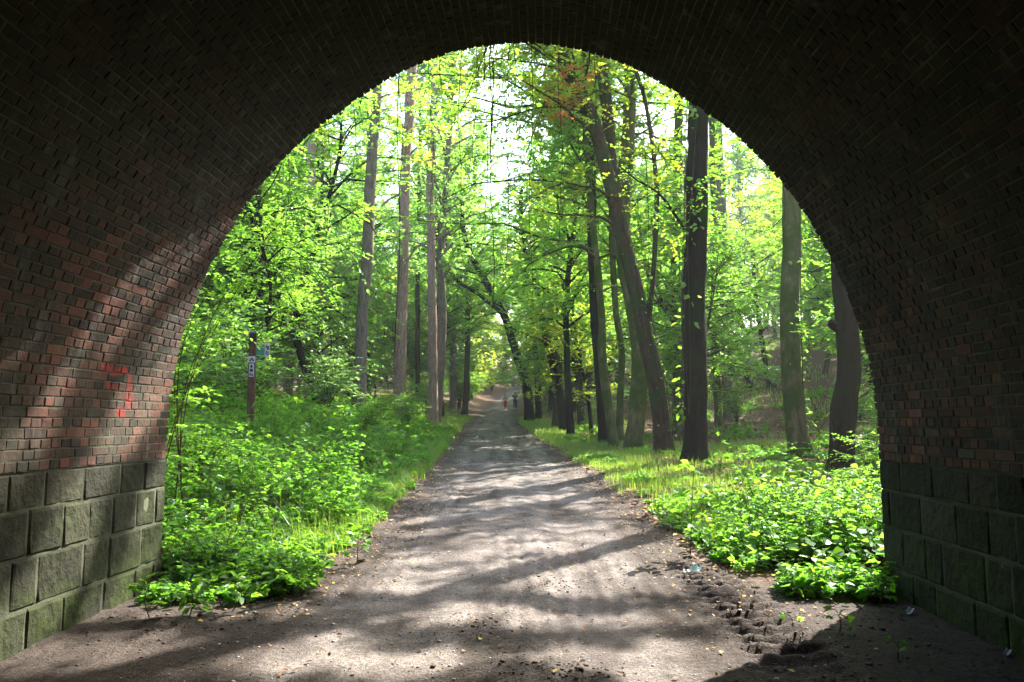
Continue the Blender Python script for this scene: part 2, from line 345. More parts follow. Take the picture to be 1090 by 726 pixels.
def brick_mat():
    m, t, o = mat('old_tunnel_brick'); v = pos(t); a = attr(t, 'tint')
    c = ramp(t, a, [(0, (.012, .008, .007)), (.25, (.035, .016, .012)), (.55, (.10, .036, .024)), (.8, (.19, .068, .045)), (.93, (.08, .06, .045)), (1, (.17, .15, .13))])
    big = noise(t, .9, 4, v, .6); fine = noise(t, 22, 5, v)
    gr = ramp(t, big, [(.38, (.12, .12, .12)), (.62, (.85, .85, .85))])
    c = mix(t, gr, c, mix(t, fine, (.02, .019, .013), (.045, .045, .03)))
    soot = ramp(t, noise(t, .5, 3, v), [(.34, (.5, .48, .47)), (.54, (1, 1, 1))])
    c = mix(t, 1.0, c, soot, 'MULTIPLY')
    c = mix(t, ramp(t, fine, [(.6, (0, 0, 0)), (.75, (.5, .5, .5))]), c, (.09, .08, .065))
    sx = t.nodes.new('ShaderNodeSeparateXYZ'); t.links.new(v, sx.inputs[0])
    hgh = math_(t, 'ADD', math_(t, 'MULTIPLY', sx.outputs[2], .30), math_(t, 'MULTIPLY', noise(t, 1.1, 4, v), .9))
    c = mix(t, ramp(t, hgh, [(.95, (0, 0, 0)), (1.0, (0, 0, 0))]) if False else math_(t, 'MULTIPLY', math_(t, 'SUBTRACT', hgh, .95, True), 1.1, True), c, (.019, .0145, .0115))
    stv = pos(t, (2.5, 3.5, .45)); c = mix(t, ramp(t, noise(t, 1.6, 6, stv, .7), [(.56, (0, 0, 0)), (.70, (.6, .6, .6))]), c, (.12, .112, .095))
    c = mix(t, paint_mask(t, v), c, (.25, .022, .016))
    finish(t, o, c, .88, fine, .6, .012, .25); return m
def mortar_mat():
    m, t, o = mat('lime_mortar'); v = pos(t); n = noise(t, 1.6, 5, v); f = noise(t, 40, 4, v)
    c = ramp(t, n, [(.35, (.05, .052, .036)), (.6, (.12, .13, .08)), (.75, (.17, .175, .125))]); c = mix(t, paint_mask(t, v), c, (.18, .025, .018)); finish(t, o, mix(t, f, mix(t, 1., c, (.6, .6, .6), 'MULTIPLY'), c), .95, f, .8, .01, .1); return m
def stone_mat():
    m, t, o = mat('mossy_sandstone'); v = pos(t); a = attr(t, 'tint'); n = noise(t, 14, 6, v); b = noise(t, 1.7, 4, v)
    c = ramp(t, a, [(0, (.013, .012, .009)), (.6, (.026, .025, .018)), (1, (.046, .043, .031))])
    c = mix(t, n, mix(t, 1., c, (.55, .55, .55), 'MULTIPLY'), mix(t, 1., c, (1.5, 1.5, 1.5), 'MULTIPLY'))
    sep = t.nodes.new('ShaderNodeSeparateXYZ'); t.links.new(v, sep.inputs[0])
    low = math_(t, 'SUBTRACT', 1.05, math_(t, 'MULTIPLY', sep.outputs[2], .75))
    ms = math_(t, 'MULTIPLY', ramp(t, b, [(.35, (.1, .1, .1)), (.6, (1, 1, 1))]), low, True)
    c = mix(t, ms, c, mix(t, n, (.014, .022, .005), (.048, .066, .016)))
    finish(t, o, c, .92, n, .9, .03, .15); return m
M['brick'], M['mortar'], M['stone'] = brick_mat(), mortar_mat(), stone_mat()
bridge = tag(empty('arch_bridge', (XC, YM, 0)), 'dark red brick arch tunnel with mossy stone block base framing the whole view', 'bridge')
BO = np.array([XC, YM, 0.])
YB = -26.0
# bricks
rows = int(ARC/.0765); rh = ARC/rows; r2 = np.random.default_rng(3)
s0l, s1l, y0l, y1l = [], [], [], []
for r in range(rows):
    y = YM + .0; hdr = (r % 2 == 0); first = True
    while y > -9:
        ln = (.125 if (hdr or r2.random() < .12) else .25)
        if first and not hdr: ln = .19
        if first: first = False
        s0l.append(r*rh); s1l.append((r+1)*rh); y0l.append(y-ln); y1l.append(y); y -= ln
s0, s1, y0, y1 = map(np.array, (s0l, s1l, y0l, y1l)); nb = len(s0)
g = .005; wob = .0025
ctr = np.stack([(s0+s1)/2*.9, (y0+y1)/2*.9, np.zeros(nb)], -1)
pit = fbm(ctr*1.2, 3, 60); base_dep = .003+r2.normal(0, .0012, nb)+.004*noise3(ctr*.8, 66)
spall = (r2.random(nb) < .07*(pit > 0)+.02); dep = np.where(spall, base_dep-r2.uniform(.006, .03, nb), base_dep)
dep = np.maximum(dep, .0022)
def corner(sa, ya, d): return vault(sa, 0, 0)*0 + vault(sa, ya, 0) + (vault(sa, ya, 1.)-vault(sa, ya, 0.))*d[:, None]
sa, sb, ya, yb = s0+g+r2.normal(0, wob, nb), s1-g+r2.normal(0, wob, nb), y0+g+r2.normal(0, wob, nb), y1-g+r2.normal(0, wob, nb)
yb = np.where(y1 > YM-.001, YM-np.abs(r2.normal(0, .010, nb))-.02*(r2.random(nb) < .2), yb)
bv = .006
Vb = []
for (p, q) in ((sa, ya), (sa, yb), (sb, yb), (sb, ya)): Vb.append(corner(p, q, dep-.075))
cm, cn = (sa+sb)/2, (ya+yb)/2
for (p, q) in ((sa, ya), (sa, yb), (sb, yb), (sb, ya)): Vb.append(corner(p, q, dep-.0035+r2.normal(0, .002, nb)))
for (p, q) in ((sa, ya), (sa, yb), (sb, yb), (sb, ya)): Vb.append(corner(p+(cm-p)*.14, q+np.sign(cn-q)*.006, dep+r2.normal(0, .0013, nb)))
Vb = np.stack(Vb, 1)
fb = []
for i in range(4):
    j = (i+1) % 4; fb.append([i, j, 4+j, 4+i]); fb.append([4+i, 4+j, 8+j, 8+i])
fb.append([8, 9, 10, 11]); fb = np.array(fb)
Fb = ((np.arange(nb)*12)[:, None, None]+fb[None]).reshape(-1, 4)
tb = np.clip(.5+r2.normal(0, .16, nb)+.15*fbm(ctr*.7, 2, 70), .02, .84); rr = r2.random(nb)
tb = np.where(rr < .018, .93, np.where(rr < .14, .1, tb))
pale = noise3(ctr*np.array([1.1, 1.6, 1]), 90) > .72; tb = np.where(pale & (r2.random(nb) < .35), .9, tb)
# red paint dabs on the left wall
paint = np.zeros(nb); zc_b = vault((s0+s1)/2, 0)[:, 2]; ycb = (y0+y1)/2; left = ((s0+s1)/2 < ARC/2)
for (pya, pyb, pza, pzb) in ((6.35, 6.78, 2.0, 2.08), (6.4, 6.72, 1.90, 1.95), (6.84, 6.97, 1.8, 2.02), (6.75, 6.9, 1.70, 1.80)):
    paint = np.maximum(paint, (left & (ycb > pya) & (ycb < pyb) & (zc_b > pza) & (zc_b < pzb))*(.55+.4*r2.random(nb)))
me = mesh_np(Vb.reshape(-1, 3)-BO, [Fb], False, {'tint': np.repeat(tb, 12), 'paint': np.repeat(paint, 12)})
obj('brick_vault', me, M['brick'], bridge)
# mortar bed between the bricks
ss = np.linspace(0, ARC, 160); ym = np.concatenate([np.arange(YB, -8, .5), np.arange(-8, YM-.02, .06)]); SSg, YYg = np.meshgrid(ss, ym)
Vm = vault(SSg.ravel(), 0, 0); nv = vault(SSg.ravel(), 0, 1.)-Vm; Vm[:, 1] = YYg.ravel()
Vm = Vm+nv*(-.0015+.003*fbm(np.stack([SSg.ravel()*5, YYg.ravel()*5, SSg.ravel()*0], -1), 3, 5))[:, None]
ii = np.arange(len(ym)-1)[:, None]*len(ss)+np.arange(len(ss)-1)[None]; Fm = np.stack([ii, ii+len(ss), ii+len(ss)+1, ii+1], -1).reshape(-1, 4)
obj('mortar_bed', mesh_np(Vm-BO, [Fm], True), M['mortar'], bridge)
# stone courses
zt = [1.25, .985, .655, .295, -.04, -.3]
r2 = np.random.default_rng(44); Vs, Fs_, As, nvs = [], [], [], 0; NSX, NSZ = 10, 8
for side in (-1, 1):
    for c in range(5):
        z1_, z0_ = zt[c], zt[c+1]; y = YM; first = True
        while y > YB:
            ln = r2.uniform(.26, .62) if not first else (.18 if c % 2 else .42); first = False
            ya_, yb_ = y-ln+.005, y-.005
            if yb_ > YM-.01: yb_ = YM
            u = np.array([0, .035, .09, .22, .38, .55, .7, .85, .955, 1]); vv = np.array([0, .05, .12, .3, .5, .72, .93, 1]); Ug, Vg = np.meshgrid(u, vv)
            ed = np.minimum(np.minimum(Ug, 1-Ug)*ln, np.minimum(Vg, 1-Vg)*(z1_-z0_)); bul = sst(0, .016, ed)
            Yg = ya_+(yb_-ya_)*Ug; Zg = z0_+.005+(z1_-z0_-.010)*Vg
            pr = -.014+.014*bul+r2.normal(0, .003)+bul*.013*fbm(np.stack([Yg*9, Zg*9, Yg*0+side], -1), 3, 17)
            Xg = XC+side*(3.41-pr); P = np.stack([Xg, Yg, Zg], -1).reshape(-1, 3)
            q = np.arange(NSZ-1)[:, None]*NSX+np.arange(NSX-1)[None]; f = np.stack([q, q+1, q+NSX+1, q+NSX], -1).reshape(-1, 4)
            bk = P.copy(); bk[:, 0] += side*.12
            rim = np.concatenate([np.arange(NSX), np.arange(1, NSZ)*NSX+NSX-1, (NSZ-1)*NSX+np.arange(NSX-2, -1, -1), np.arange(NSZ-2, 0, -1)*NSX]); r_2 = np.roll(rim, -1)
            f2 = np.stack([rim, r_2, r_2+len(P), rim+len(P)], -1)
            Vs += [P, bk]; Fs_ += [f+nvs, f2+nvs]; As.append(np.full(len(P)*2, r2.uniform(0, 1))); nvs += 2*len(P); y -= ln
obj('stone_base', mesh_np(np.concatenate(Vs)-BO, [np.concatenate(Fs_)], False, {'tint': np.concatenate(As)}), M['stone'], bridge)
mb = MB()
for side in (-1, 1): mb.box(*sorted((side*3.421, side*3.9)), YB-YM, -.03, -.4, 1.262)
obj('stone_backing', mb.mesh(), M['mortar'], bridge)
# ring, head wall and parapet outside the mouth, and the fill above the vault
def headwall(yf, th, outer_m):
    n = 60; sp = np.linspace(0, ARC, n); A = vault(sp, 0, -.04)
    inner = np.concatenate([[[XC-3.47, 0, -.4], [XC-3.47, 0, 1.26]], A, [[XC+3.47, 0, 1.26], [XC+3.47, 0, -.4]]]); W2, HT = 16., 7.4
    outp = []
    for p in inner:
        dx = p[0]-XC; dz = p[2]-1.2
        if p[2] <= 1.3: outp.append((XC+math.copysign(W2, dx), 0, p[2])); continue
        k = min(W2/max(abs(dx), 1e-6), (HT-1.2)/max(dz, 1e-6)); outp.append((XC+dx*k, 0, 1.2+dz*k))
    outp = np.array(outp); m_ = len(inner); Vv = []
    for yy in (yf, yf-th):
        for P in (inner, outp): Q = P.copy(); Q[:, 1] = yy; Vv.append(Q)
    Vv = np.concatenate(Vv); a = np.arange(m_-1)
    f = [np.stack([a, a+1, a+1+m_, a+m_], -1), np.stack([2*m_+a, 3*m_+a, 3*m_+a+1, 2*m_+a+1], -1), np.stack([m_+a, m_+a+1, 3*m_+a+1, 3*m_+a], -1), np.stack([a, 2*m_+a, 2*m_+a+1, a+1], -1)]
    return mesh_np(Vv-BO, f)
def wall_mat():
    m, t, o = mat('brick_head_wall'); g_ = t.nodes.new('ShaderNodeTexCoord'); mp = t.nodes.new('ShaderNodeMapping'); mp.inputs['Rotation'].default_value = (PI/2, 0, 0)
    t.links.new(g_.outputs['Object'], mp.inputs[0]); b = t.nodes.new('ShaderNodeTexBrick'); t.links.new(mp.outputs[0], b.inputs[0])
    b.inputs['Scale'].default_value = 1; b.inputs['Brick Width'].default_value = .25; b.inputs['Row Height'].default_value = .077; b.inputs['Mortar Size'].default_value = .008
    b.inputs['Color1'].default_value = (.2, .07, .05, 1); b.inputs['Color2'].default_value = (.12, .05, .04, 1); b.inputs['Mortar'].default_value = (.2, .19, .15, 1)
    finish(t, o, b.outputs[0], .9, noise(t, 20, 4, pos(t)), .4, .01); return m
M['wall'] = wall_mat()
obj('head_wall', headwall(YM-.004, .4, 0), M['wall'], bridge)
mb = MB(); mb.box(-16.2, 16.2, -.5, .08, 7.41, 7.6); obj('coping', mb.mesh(), M['stone'], bridge)
sh = vault(np.linspace(0, ARC, 60), 0, -.35); Q0 = sh.copy(); Q0[:, 1] = YM-.41; Q1 = sh.copy(); Q1[:, 1] = YB; a = np.arange(59)
obj('outer_shell', mesh_np(np.concatenate([Q0, Q1])-BO, [np.stack([a, a+1, a+61, a+60], -1)]), M['mortar'], bridge)
mb = MB(); mb.add([(-60, YM-.42, 7.35), (60, YM-.42, 7.35), (60, YB-1, 7.35), (-60, YB-1, 7.35), (-60, YM-.42, -.5), (60, YM-.42, -.5), (60, YB-1, -.5), (-60, YB-1, -.5)], np.array([(0, 1, 2, 3)]))
for sx in (-1, 1): mb.box(*sorted((sx*3.95+XC, sx*60)), YB-1, YM-.42, -.5, 7.34)
tag(obj('embankment', mb.mesh(), M['soil']), 'earth fill of the railway embankment around the tunnel', None, None, 'structure')

mb = MB(); mb.box(-180, 180, -32, 265, -3, 48)
hm, ht_, ho = mat('thin_forest_haze'); pv = ht_.nodes.new('ShaderNodeVolumePrincipled'); pv.inputs['Density'].default_value = HAZE
pv.inputs['Color'].default_value = (.93, .97, .95, 1); pv.inputs['Anisotropy'].default_value = .1; ht_.links.new(pv.outputs[0], ho.inputs[1])
tag(obj('haze', mb.mesh(), hm), 'thin pale morning haze in the forest air', None, None, 'stuff')

# ------------------------------------------------------------------ tree making
def wood(P, R, S, mb, nz=.0, seed=0):
    V, F = tubes(np.asarray(P)[None], np.asarray(R)[None], S)
    if nz:
        C = np.repeat(np.asarray(P), S, 0); d = V-C; k = 1+nz*fbm(V*np.array([4, 4, 1.2]), 3, seed)[:, None]+.5*nz*fbm(V*np.array([9, 9, 1.]), 2, seed+4)[:, None]; k = k+(.30*np.exp(-np.clip(C[:, 2:3]-C[0, 2]-.2, 0, 99)/.35)*fbm(nrm(d)*1.6+seed, 2, seed+9)[:, None]*1.6 if S > 9 else 0); V = C+d*k
    mb.add(V, F)
def trunk(pts, r0, r1, mb, n=None, S=14, flare=.5, nz=.16, seed=0):
    L = np.linalg.norm(np.diff(np.asarray(pts, float), axis=0), axis=1).sum(); n = n or max(8, int(L/.28))
    P = spline(pts, n); t = np.linspace(0, 1, n); R = r0+(r1-r0)*t**.9; hgt = t*L
    R = R*(1+flare*np.exp(-hgt/.35)); P = P+np.stack([fb2(hgt, hgt*0+seed, .5, 2, seed), fb2(hgt, hgt*0+seed+9, .5, 2, seed+1), hgt*0], -1)*.06*(t[:, None] > .05)
    wood(P, R, S, mb, nz, seed); return P, R
def grow(P, R, rg, mb, lf, z0=.3, nbr=26, Lb=(1.2, 3.0), twigs=11, per=12, leaf=.085, up=.25, flat=.35, wd=.62, az=None, shape=0, twl=.8):
    """limbs from a trunk polyline, twigs off the limbs, leaves along the twigs"""
    n = len(P); t = np.sort(rg.uniform(z0, 1, nbr)); i = np.clip((t*(n-1)).astype(int), 0, n-1); B0 = P[i]
    a = (np.arange(nbr)*2.4+rg.uniform(0, .9, nbr)) if az is None else rg.uniform(az[0], az[1], nbr)
    tt = (t-z0)/(1-z0+1e-6); prf = {0: np.sin(PI*(.18+.72*tt))**.8, 1: 1-.7*tt, 2: np.sqrt(np.clip(1-(1.6*tt-.75)**2, .08, 1))}[shape]
    L = rg.uniform(.75, 1.1, nbr)*(Lb[0]+(Lb[1]-Lb[0])*prf)
    el = up+.38+rg.normal(0, .22, nbr)+.45*tt**2
    D = np.stack([np.cos(a)*np.cos(el), np.sin(a)*np.cos(el), np.sin(el)], -1)
    K = 6; k = np.linspace(0, 1, K)
    bend = rg.normal(0, .24, (nbr, 1, 3)); BP = B0[:, None]+D[:, None]*(k[None, :, None]*L[:, None, None])+bend*L[:, None, None]*(k**2)[None, :, None]
    BP += rg.normal(0, .035, BP.shape)*L[:, None, None]*k[None, :, None]; BP[..., 2] -= .42*L[:, None]*(k**2)[None]
    br = np.clip(.014*L, .012, .11)[:, None]*(1-.8*k)[None]; br = np.minimum(br, R[i][:, None]*.6)
    V, F = tubes(BP, br, 5); mb.add(V, F)
    nt_ = nbr*twigs; b = np.repeat(np.arange(nbr), twigs); u = rg.uniform(.22, 1., nt_); kk = u*(K-1); k0 = np.minimum(kk.astype(int), K-2); fr = (kk-k0)[:, None]
    TP = BP[b, k0]*(1-fr)+BP[b, k0+1]*fr; sgn = rg.choice([-1, 1], nt_)[:, None]
    Hh = nrm(np.cross(D[b], [0, 0, 1.])); TD = D[b]*rg.uniform(-.1, 1, (nt_, 1))+Hh*sgn*rg.uniform(.1, 1.1, (nt_, 1)); TD[:, 2] = TD[:, 2]*.3+rg.normal(.05, .34, nt_)
    TD = nrm(TD); TL = twl*rg.uniform(.55, 1.15, nt_)
    E = TP+TD*TL[:, None]; E[:, 2] -= .18*TL; mid = TP+TD*TL[:, None]*.5; mid[:, 2] -= .045*TL
    V, F = tubes(np.stack([TP, mid, E], 1), np.stack([TL*0+.006, TL*0+.004, TL*0+.002], 1), 3); mb.add(V, F)
    V, F, tn = sprays(TP, TD, TL, leaf, per, rg, flat, wd); lf.add(V, F, tn)
def tree(name, base, mb, lf, bark_m, leaf_m, label, cat, group=None):
    r = tag(empty(name, base), label, cat, group)
    obj('trunk', mb, bark_m, r); obj('crown', lf, leaf_m, r); return r
def off_mesh(mbx, base):
    mbx.V = [v-np.asarray(base) for v in mbx.V]; return mbx

# named trees in front of the arch: px points (x, y) at a depth, base first; last value is what lies above the frame
def named(name, pts, depth, r0, r1, bk, leafm, label, cat='tree', hz=None, lean=(0, 0), seed=1, Hextra=4., gkw=None, forks=(), S=14, flare=.5, dy=None, nz=.16, extra=(), shadow_boughs=()):
    rg = np.random.default_rng(seed)
    bx = pts[0]; w0 = at(bx[0], bx[1], depth); zb = H(w0[0], depth)
    W = [np.array([w0[0], depth, zb-.25])]
    for i, p in enumerate(pts[1:]):
        q = at(p[0], p[1], depth); q[1] = depth+(0 if dy is None else dy*(i+1)); 
        q[0], q[2] = at(p[0], p[1], q[1])[[0, 2]]; W.append(q)
    d = nrm(W[-1]-W[-2]); d = nrm(d*.6+np.array([0, 0, .5])); W.append(W[-1]+d*Hextra*.5+np.array([lean[0], lean[1], 0])); W.append(W[-1]+np.array([lean[0]*.5, lean[1]*.5, Hextra*.5]))
    base = np.array([w0[0], depth, zb]); mb = MB(); lf = LF()
    P, R = trunk(W, r0, r1, mb, S=S, seed=seed, flare=flare, nz=nz)
    for fk in forks:
        fp, fr0, fr1, kw = fk; FW = [at(a_, b_, depth+(c_ if True else 0)) for a_, b_, c_ in fp]; FW.append(FW[-1]+nrm(FW[-1]-FW[-2])*(Hextra*.6 if fr1 > .11 else .03 if fr0 > .12 else .5)+np.array([0, 0, 1. if fr1 > .11 else .0 if fr0 > .12 else .1]))
        P2, R2 = trunk(FW, fr0, fr1, mb, S=10, seed=seed+5, flare=0, nz=nz)
        if kw is not None: grow(P2, R2, rg, mb, lf, **kw)
    if gkw is not None: grow(P, R, rg, mb, lf, **gkw)
    for kw in extra: grow(P, R, rg, mb, lf, **kw)
    for (zb_, sg, ln) in shadow_boughs:  # unseen leafy limbs added above the view to cast sun streaks on the wall
        i = int(np.argmin(np.abs(P[:, 2]-zb_))); k = np.linspace(0, 1, 8); ay = rg.normal(0, .12)
        BP = P[i]+np.stack([sg*ln*k, ay*ln*k+.12*np.sin(k*5+rg.uniform(0, 6)), .25*np.sin(k*3)+rg.normal(0, .05, 8)*k], -1)
        V, F = tubes(BP[None], (.07*(1-.8*k))[None], 6); mb.add(V, F); nn = int(34*ln)
        u = rg.uniform(.05, 1, nn)*7; k0 = np.minimum(u.astype(int), 6); fr = (u-k0)[:, None]; TP = BP[k0]*(1-fr)+BP[k0+1]*fr; TD = rg.normal(0, 1, (nn, 3)); TD[:, 2] *= .25
        V, F, tn = sprays(TP, TD, rg.uniform(.2, .42, nn), .14, 9, rg, .5); lf.add(V, F, tn)
    if not lf.V: lf.add(*[x if i < 2 else x for i, x in enumerate(sprays(P[-3:]+0, np.array([[1., 0, .3], [-1, 0, .3], [0, 1, .3]]), np.array([1., 1, 1]), .09, 10, rg))])
    lf.V = [v-base for v in lf.V]; off_mesh(mb, base)
    r = tree(name, base, mb.mesh(True), lf.mesh(), M[bk], M[leafm], label, cat)
    return r, P, R, base
high = dict(z0=.55, nbr=34, Lb=(1.5, 4.2), twigs=18, per=14, leaf=.14, up=.25, twl=1.0)
side_ = dict(z0=.38, nbr=28, Lb=(1.2, 3.4), twigs=15, per=13, leaf=.125, up=.15)
TA = named('ivy_clad_tree', [(741, 488), (740, 400), (739, 300), (741, 200), (743, 110)], 21.5, .31, .25, 'bark_dark', 'leaf', 'straight near-black trunk with ivy sprigs, tallest dark tree right of the track', hz=1, seed=11, Hextra=15, gkw=dict(high, z0=.60, nbr=36, Lb=(2, 4.8)), S=18,
      forks=[([(739, 255, 0), (720, 230, -.3), (700, 205, -.5), (675, 190, -.7)], .05, .02, dict(z0=.25, nbr=9, Lb=(.5, 1.1), twigs=6, per=9, leaf=.10, up=.1))])
TB = named('leaning_forked_tree', [(707, 480), (700, 420), (686, 350), (672, 290), (659, 235), (646, 180), (628, 120), (600, 62)], 24, .26, .17, 'bark_brown', 'leaf_yellow', 'big brown trunk leaning left and forking high above the track', seed=12, Hextra=6, S=16,
      forks=[([(660, 240, 0), (653, 190, .3), (648, 140, .5), (640, 60, .8)], .2, .15, dict(z0=.7, nbr=10, Lb=(1.2, 2.5), twigs=9, per=12, leaf=.1)), ([(690, 345, 0), (695, 300, -.1), (698, 250, -.2), (699, 210, -.3), (694, 150, -.3), (686, 105, -.3), (674, 66, -.3)], .085, .055, dict(z0=.3, nbr=14, Lb=(.8, 1.9), twigs=8, per=11, leaf=.10, up=.05)),
             ([(628, 122, 0), (612, 112, -.4), (590, 104, -.8), (575, 98, -1.2)], .06, .03, dict(z0=.2, nbr=8, Lb=(.6, 1.3), twigs=6, per=10, leaf=.1, up=.1))], gkw=dict(high, z0=.6, nbr=24), extra=[dict(z0=.36, nbr=16, Lb=(2.5, 5.2), twigs=24, per=14, leaf=.13, up=.1, az=(2.3, 4.1), twl=1.0)])
TC = named('mossy_beech', [(673, 474), (679, 420), (681, 370), (672, 320), (664, 280), (662, 230), (668, 160)], 25.5, .29, .19, 'bark_green', 'leaf', 'olive mossy trunk with smooth bark bowing right behind the leaning tree', seed=13, Hextra=8, gkw=high)
TD_ = named('slender_curved_tree', [(655, 468), (647, 425), (641, 380), (640, 330), (634, 260), (627, 190)], 27, .16, .09, 'bark_green', 'leaf', 'slender olive trunk curving beside the darker straight one', seed=14, Hextra=5, gkw=side_, extra=[dict(z0=.4, nbr=12, Lb=(2.5, 5), twigs=22, per=14, leaf=.14, up=.2, az=(2.4, 4.1), twl=1.0)])
TE = named('dark_straight_tree', [(645, 463), (640, 410), (634, 350), (632, 290), (630, 220), (628, 160)], 28.5, .22, .13, 'bark_dark', 'leaf', 'dark straight trunk leftmost of the cluster at the right verge', seed=15, Hextra=7, gkw=high, extra=[dict(z0=.5, nbr=12, Lb=(3, 5.5), twigs=22, per=14, leaf=.14, up=.2, az=(2.4, 4.1), twl=1.0)])
named('thin_mossy_tree', [(660, 462), (660, 420), (662, 375), (655, 330), (652, 280), (650, 200)], 30, .14, .08, 'bark_green', 'leaf', 'thin mossy trunk glimpsed between two larger trunks of the cluster', seed=36, Hextra=5, gkw=side_)
TF = named('leafy_leaning_tree', [(603, 457), (598, 430), (590, 395), (582, 365), (576, 335), (570, 300), (560, 265)], 38, .24, .1, 'bark_dark', 'leaf', 'dark leaning trunk with bright leafy crown hanging over the right edge of track', seed=16, Hextra=3, gkw=dict(z0=.28, nbr=40, Lb=(1.4, 3.6), twigs=12, per=12, leaf=.12, up=.15))
TG = named('forked_leaning_tree', [(563, 443), (562, 420), (555, 394), (546, 365), (536, 335), (527, 318), (518, 303), (498, 262)], 52, .34, .14, 'bark_dark', 'leaf', 'dark trunk leaning left over the track and forking, beside the walkers', seed=17, Hextra=3,
      forks=[([(536, 336, 0), (524, 325, 0), (508, 312, -.5), (488, 300, -1), (470, 232, -1)], .14, .07, dict(z0=.3, nbr=10, Lb=(1, 2.5), twigs=8, per=9, leaf=.15))], gkw=dict(z0=.5, nbr=34, Lb=(2, 4.5), twigs=16, per=12, leaf=.18))
named('short_dark_tree', [(573, 441), (573, 415), (571, 385), (566, 350), (562, 310)], 55, .24, .12, 'bark_dark', 'leaf_cool', 'dark upright trunk just right of the forked tree by the walkers', seed=18, Hextra=5, gkw=dict(z0=.3, nbr=30, Lb=(1.5, 3.8), twigs=10, per=10, leaf=.15))
named('bent_dark_tree', [(612, 429), (612, 395), (616, 365), (619, 340), (624, 310), (630, 270)], 56, .33, .16, 'bark_dark', 'leaf_cool', 'bent dark trunk on the brown slope behind the leafy leaning tree', seed=19, Hextra=6, gkw=dict(z0=.4, nbr=26, Lb=(1.5, 4), twigs=10, per=10, leaf=.15))
named('small_dark_tree', [(587, 431), (588, 405), (592, 370), (594, 330)], 62, .26, .12, 'bark_dark', 'leaf_cool', 'small dark trunk standing between the forked and the leafy leaning trees', seed=20, Hextra=5, gkw=dict(z0=.35, nbr=22, Lb=(1.5, 3.5), twigs=9, per=10, leaf=.16))
named('pale_straight_tree', [(721, 458), (721, 400), (720, 300), (721, 200), (722, 110)], 33, .21, .17, 'bark_green', 'leaf', 'straight pale green trunk seen just left of the black ivy clad tree', seed=21, Hextra=7, gkw=dict(high, z0=.7), flare=.2)
named('olive_pole_tree', [(765, 452), (763, 400), (761, 300), (759, 200), (757, 130)], 36, .17, .13, 'bark_green', 'leaf', 'thin straight olive trunk touching the right side of the dark pine', seed=22, Hextra=6, gkw=dict(high, z0=.7), flare=.2)
named('dark_pine', [(777, 453), (774, 380), (770, 290), (767, 200), (764, 140)], 39, .30, .2, 'bark_grey', 'leaf_cool', 'grey brown pine trunk standing right of the thin olive trunk', seed=23, Hextra=7, gkw=dict(high, z0=.75))
TM = named('tall_beech', [(852, 477), (843, 400), (840, 340), (843, 270), (842, 200)], 23.5, .30, .24, 'bark_green', 'leaf', 'thick smooth olive beech trunk with ivy on its right side near the tunnel wall', seed=24, Hextra=6, gkw=dict(high, z0=.66, nbr=18, Lb=(1.5, 3.5)), S=18, flare=.35)
TN = named('rough_dark_tree', [(893, 482), (899, 430), (904, 380), (902, 335), (899, 290)], 17.5, .25, .19, 'bark_dark', 'leaf', 'thick rough dark trunk with a knob, closest to the right tunnel wall', seed=25, Hextra=20, gkw=dict(high, z0=.80, nbr=12, twigs=10, Lb=(1.5, 3)), S=18, nz=.28, shadow_boughs=[(z_, sg_, l_) for z_, l_ in ((11.8, 2.6), (13.1, 3.0), (14.5, 3.2), (15.9, 3.0), (17.3, 2.6)) for sg_ in (-1, 1)],
      forks=[([(897, 350, 0), (889, 347, -.1), (885, 343, -.12)], .14, .07, None)])
# left side trunks
pine_kw = dict(z0=.55, nbr=30, Lb=(1, 3.2), twigs=12, per=12, leaf=.15, up=.1)
named('grey_pine', [(383, 378), (386, 333), (392, 260), (395, 189), (401, 90)], 31, .25, .19, 'bark_grey', 'leaf', 'tall grey trunk leaning slightly right, leftmost of three big pines', seed=31, Hextra=8, gkw=pine_kw, forks=[([(390, 275, 0), (372, 285, -.5), (358, 302, -1)], .04, .015, None)])
named('tall_pine', [(426, 411), (427, 340), (430, 250), (431, 195), (438, 85)], 36, .29, .20, 'bark_pine', 'leaf_yellow', 'tallest pinkish pine trunk with bare side branches, middle of three pines', seed=32, Hextra=8, gkw=dict(pine_kw, z0=.5), flare=.3,
      forks=[([(431, 170, 0), (445, 156, -.5), (462, 152, -1)], .05, .02, None), ([(433, 150, 0), (442, 120, -.4), (452, 100, -.8)], .05, .02, None), ([(429, 285, 0), (445, 262, -.5), (470, 252, -1)], .05, .02, None), ([(428, 205, 0), (410, 215, -.4), (396, 240, -.8)], .05, .02, None)])
named('red_pine', [(462, 412), (460, 330), (459, 250), (458, 195), (461, 130)], 42, .26, .18, 'bark_pine', 'leaf', 'reddish pine trunk nearest the track, right one of three pines', seed=33, Hextra=8, gkw=dict(pine_kw, z0=.6))
named('thin_grey_tree', [(445, 400), (444, 340), (445, 270), (446, 210)], 48, .16, .1, 'bark_brown', 'leaf', 'thin brown trunk between the middle and right pines', seed=34, Hextra=7, gkw=dict(pine_kw, z0=.5))
named('pale_red_pine', [(348, 370), (345, 330), (340, 280), (334, 228), (332, 142)], 43, .26, .19, 'bark_pine', 'leaf_yellow', 'pale reddish pine trunk far left rising behind the shrubs', seed=35, Hextra=7, gkw=dict(pine_kw, z0=.65))
named('bushy_oak', [(266, 380), (266, 330), (274, 300), (274, 260), (272, 215)], 26, .26, .17, 'bark_dark', 'leaf_cool', 'dark forked trunk behind the signpost, mostly hidden by green leaves', seed=37, Hextra=6, gkw=dict(z0=.3, nbr=30, Lb=(1.5, 3.5), twigs=11, per=12, leaf=.10), forks=[([(267, 330, 0), (262, 300, -.2), (264, 275, -.3)], .09, .06, None)])
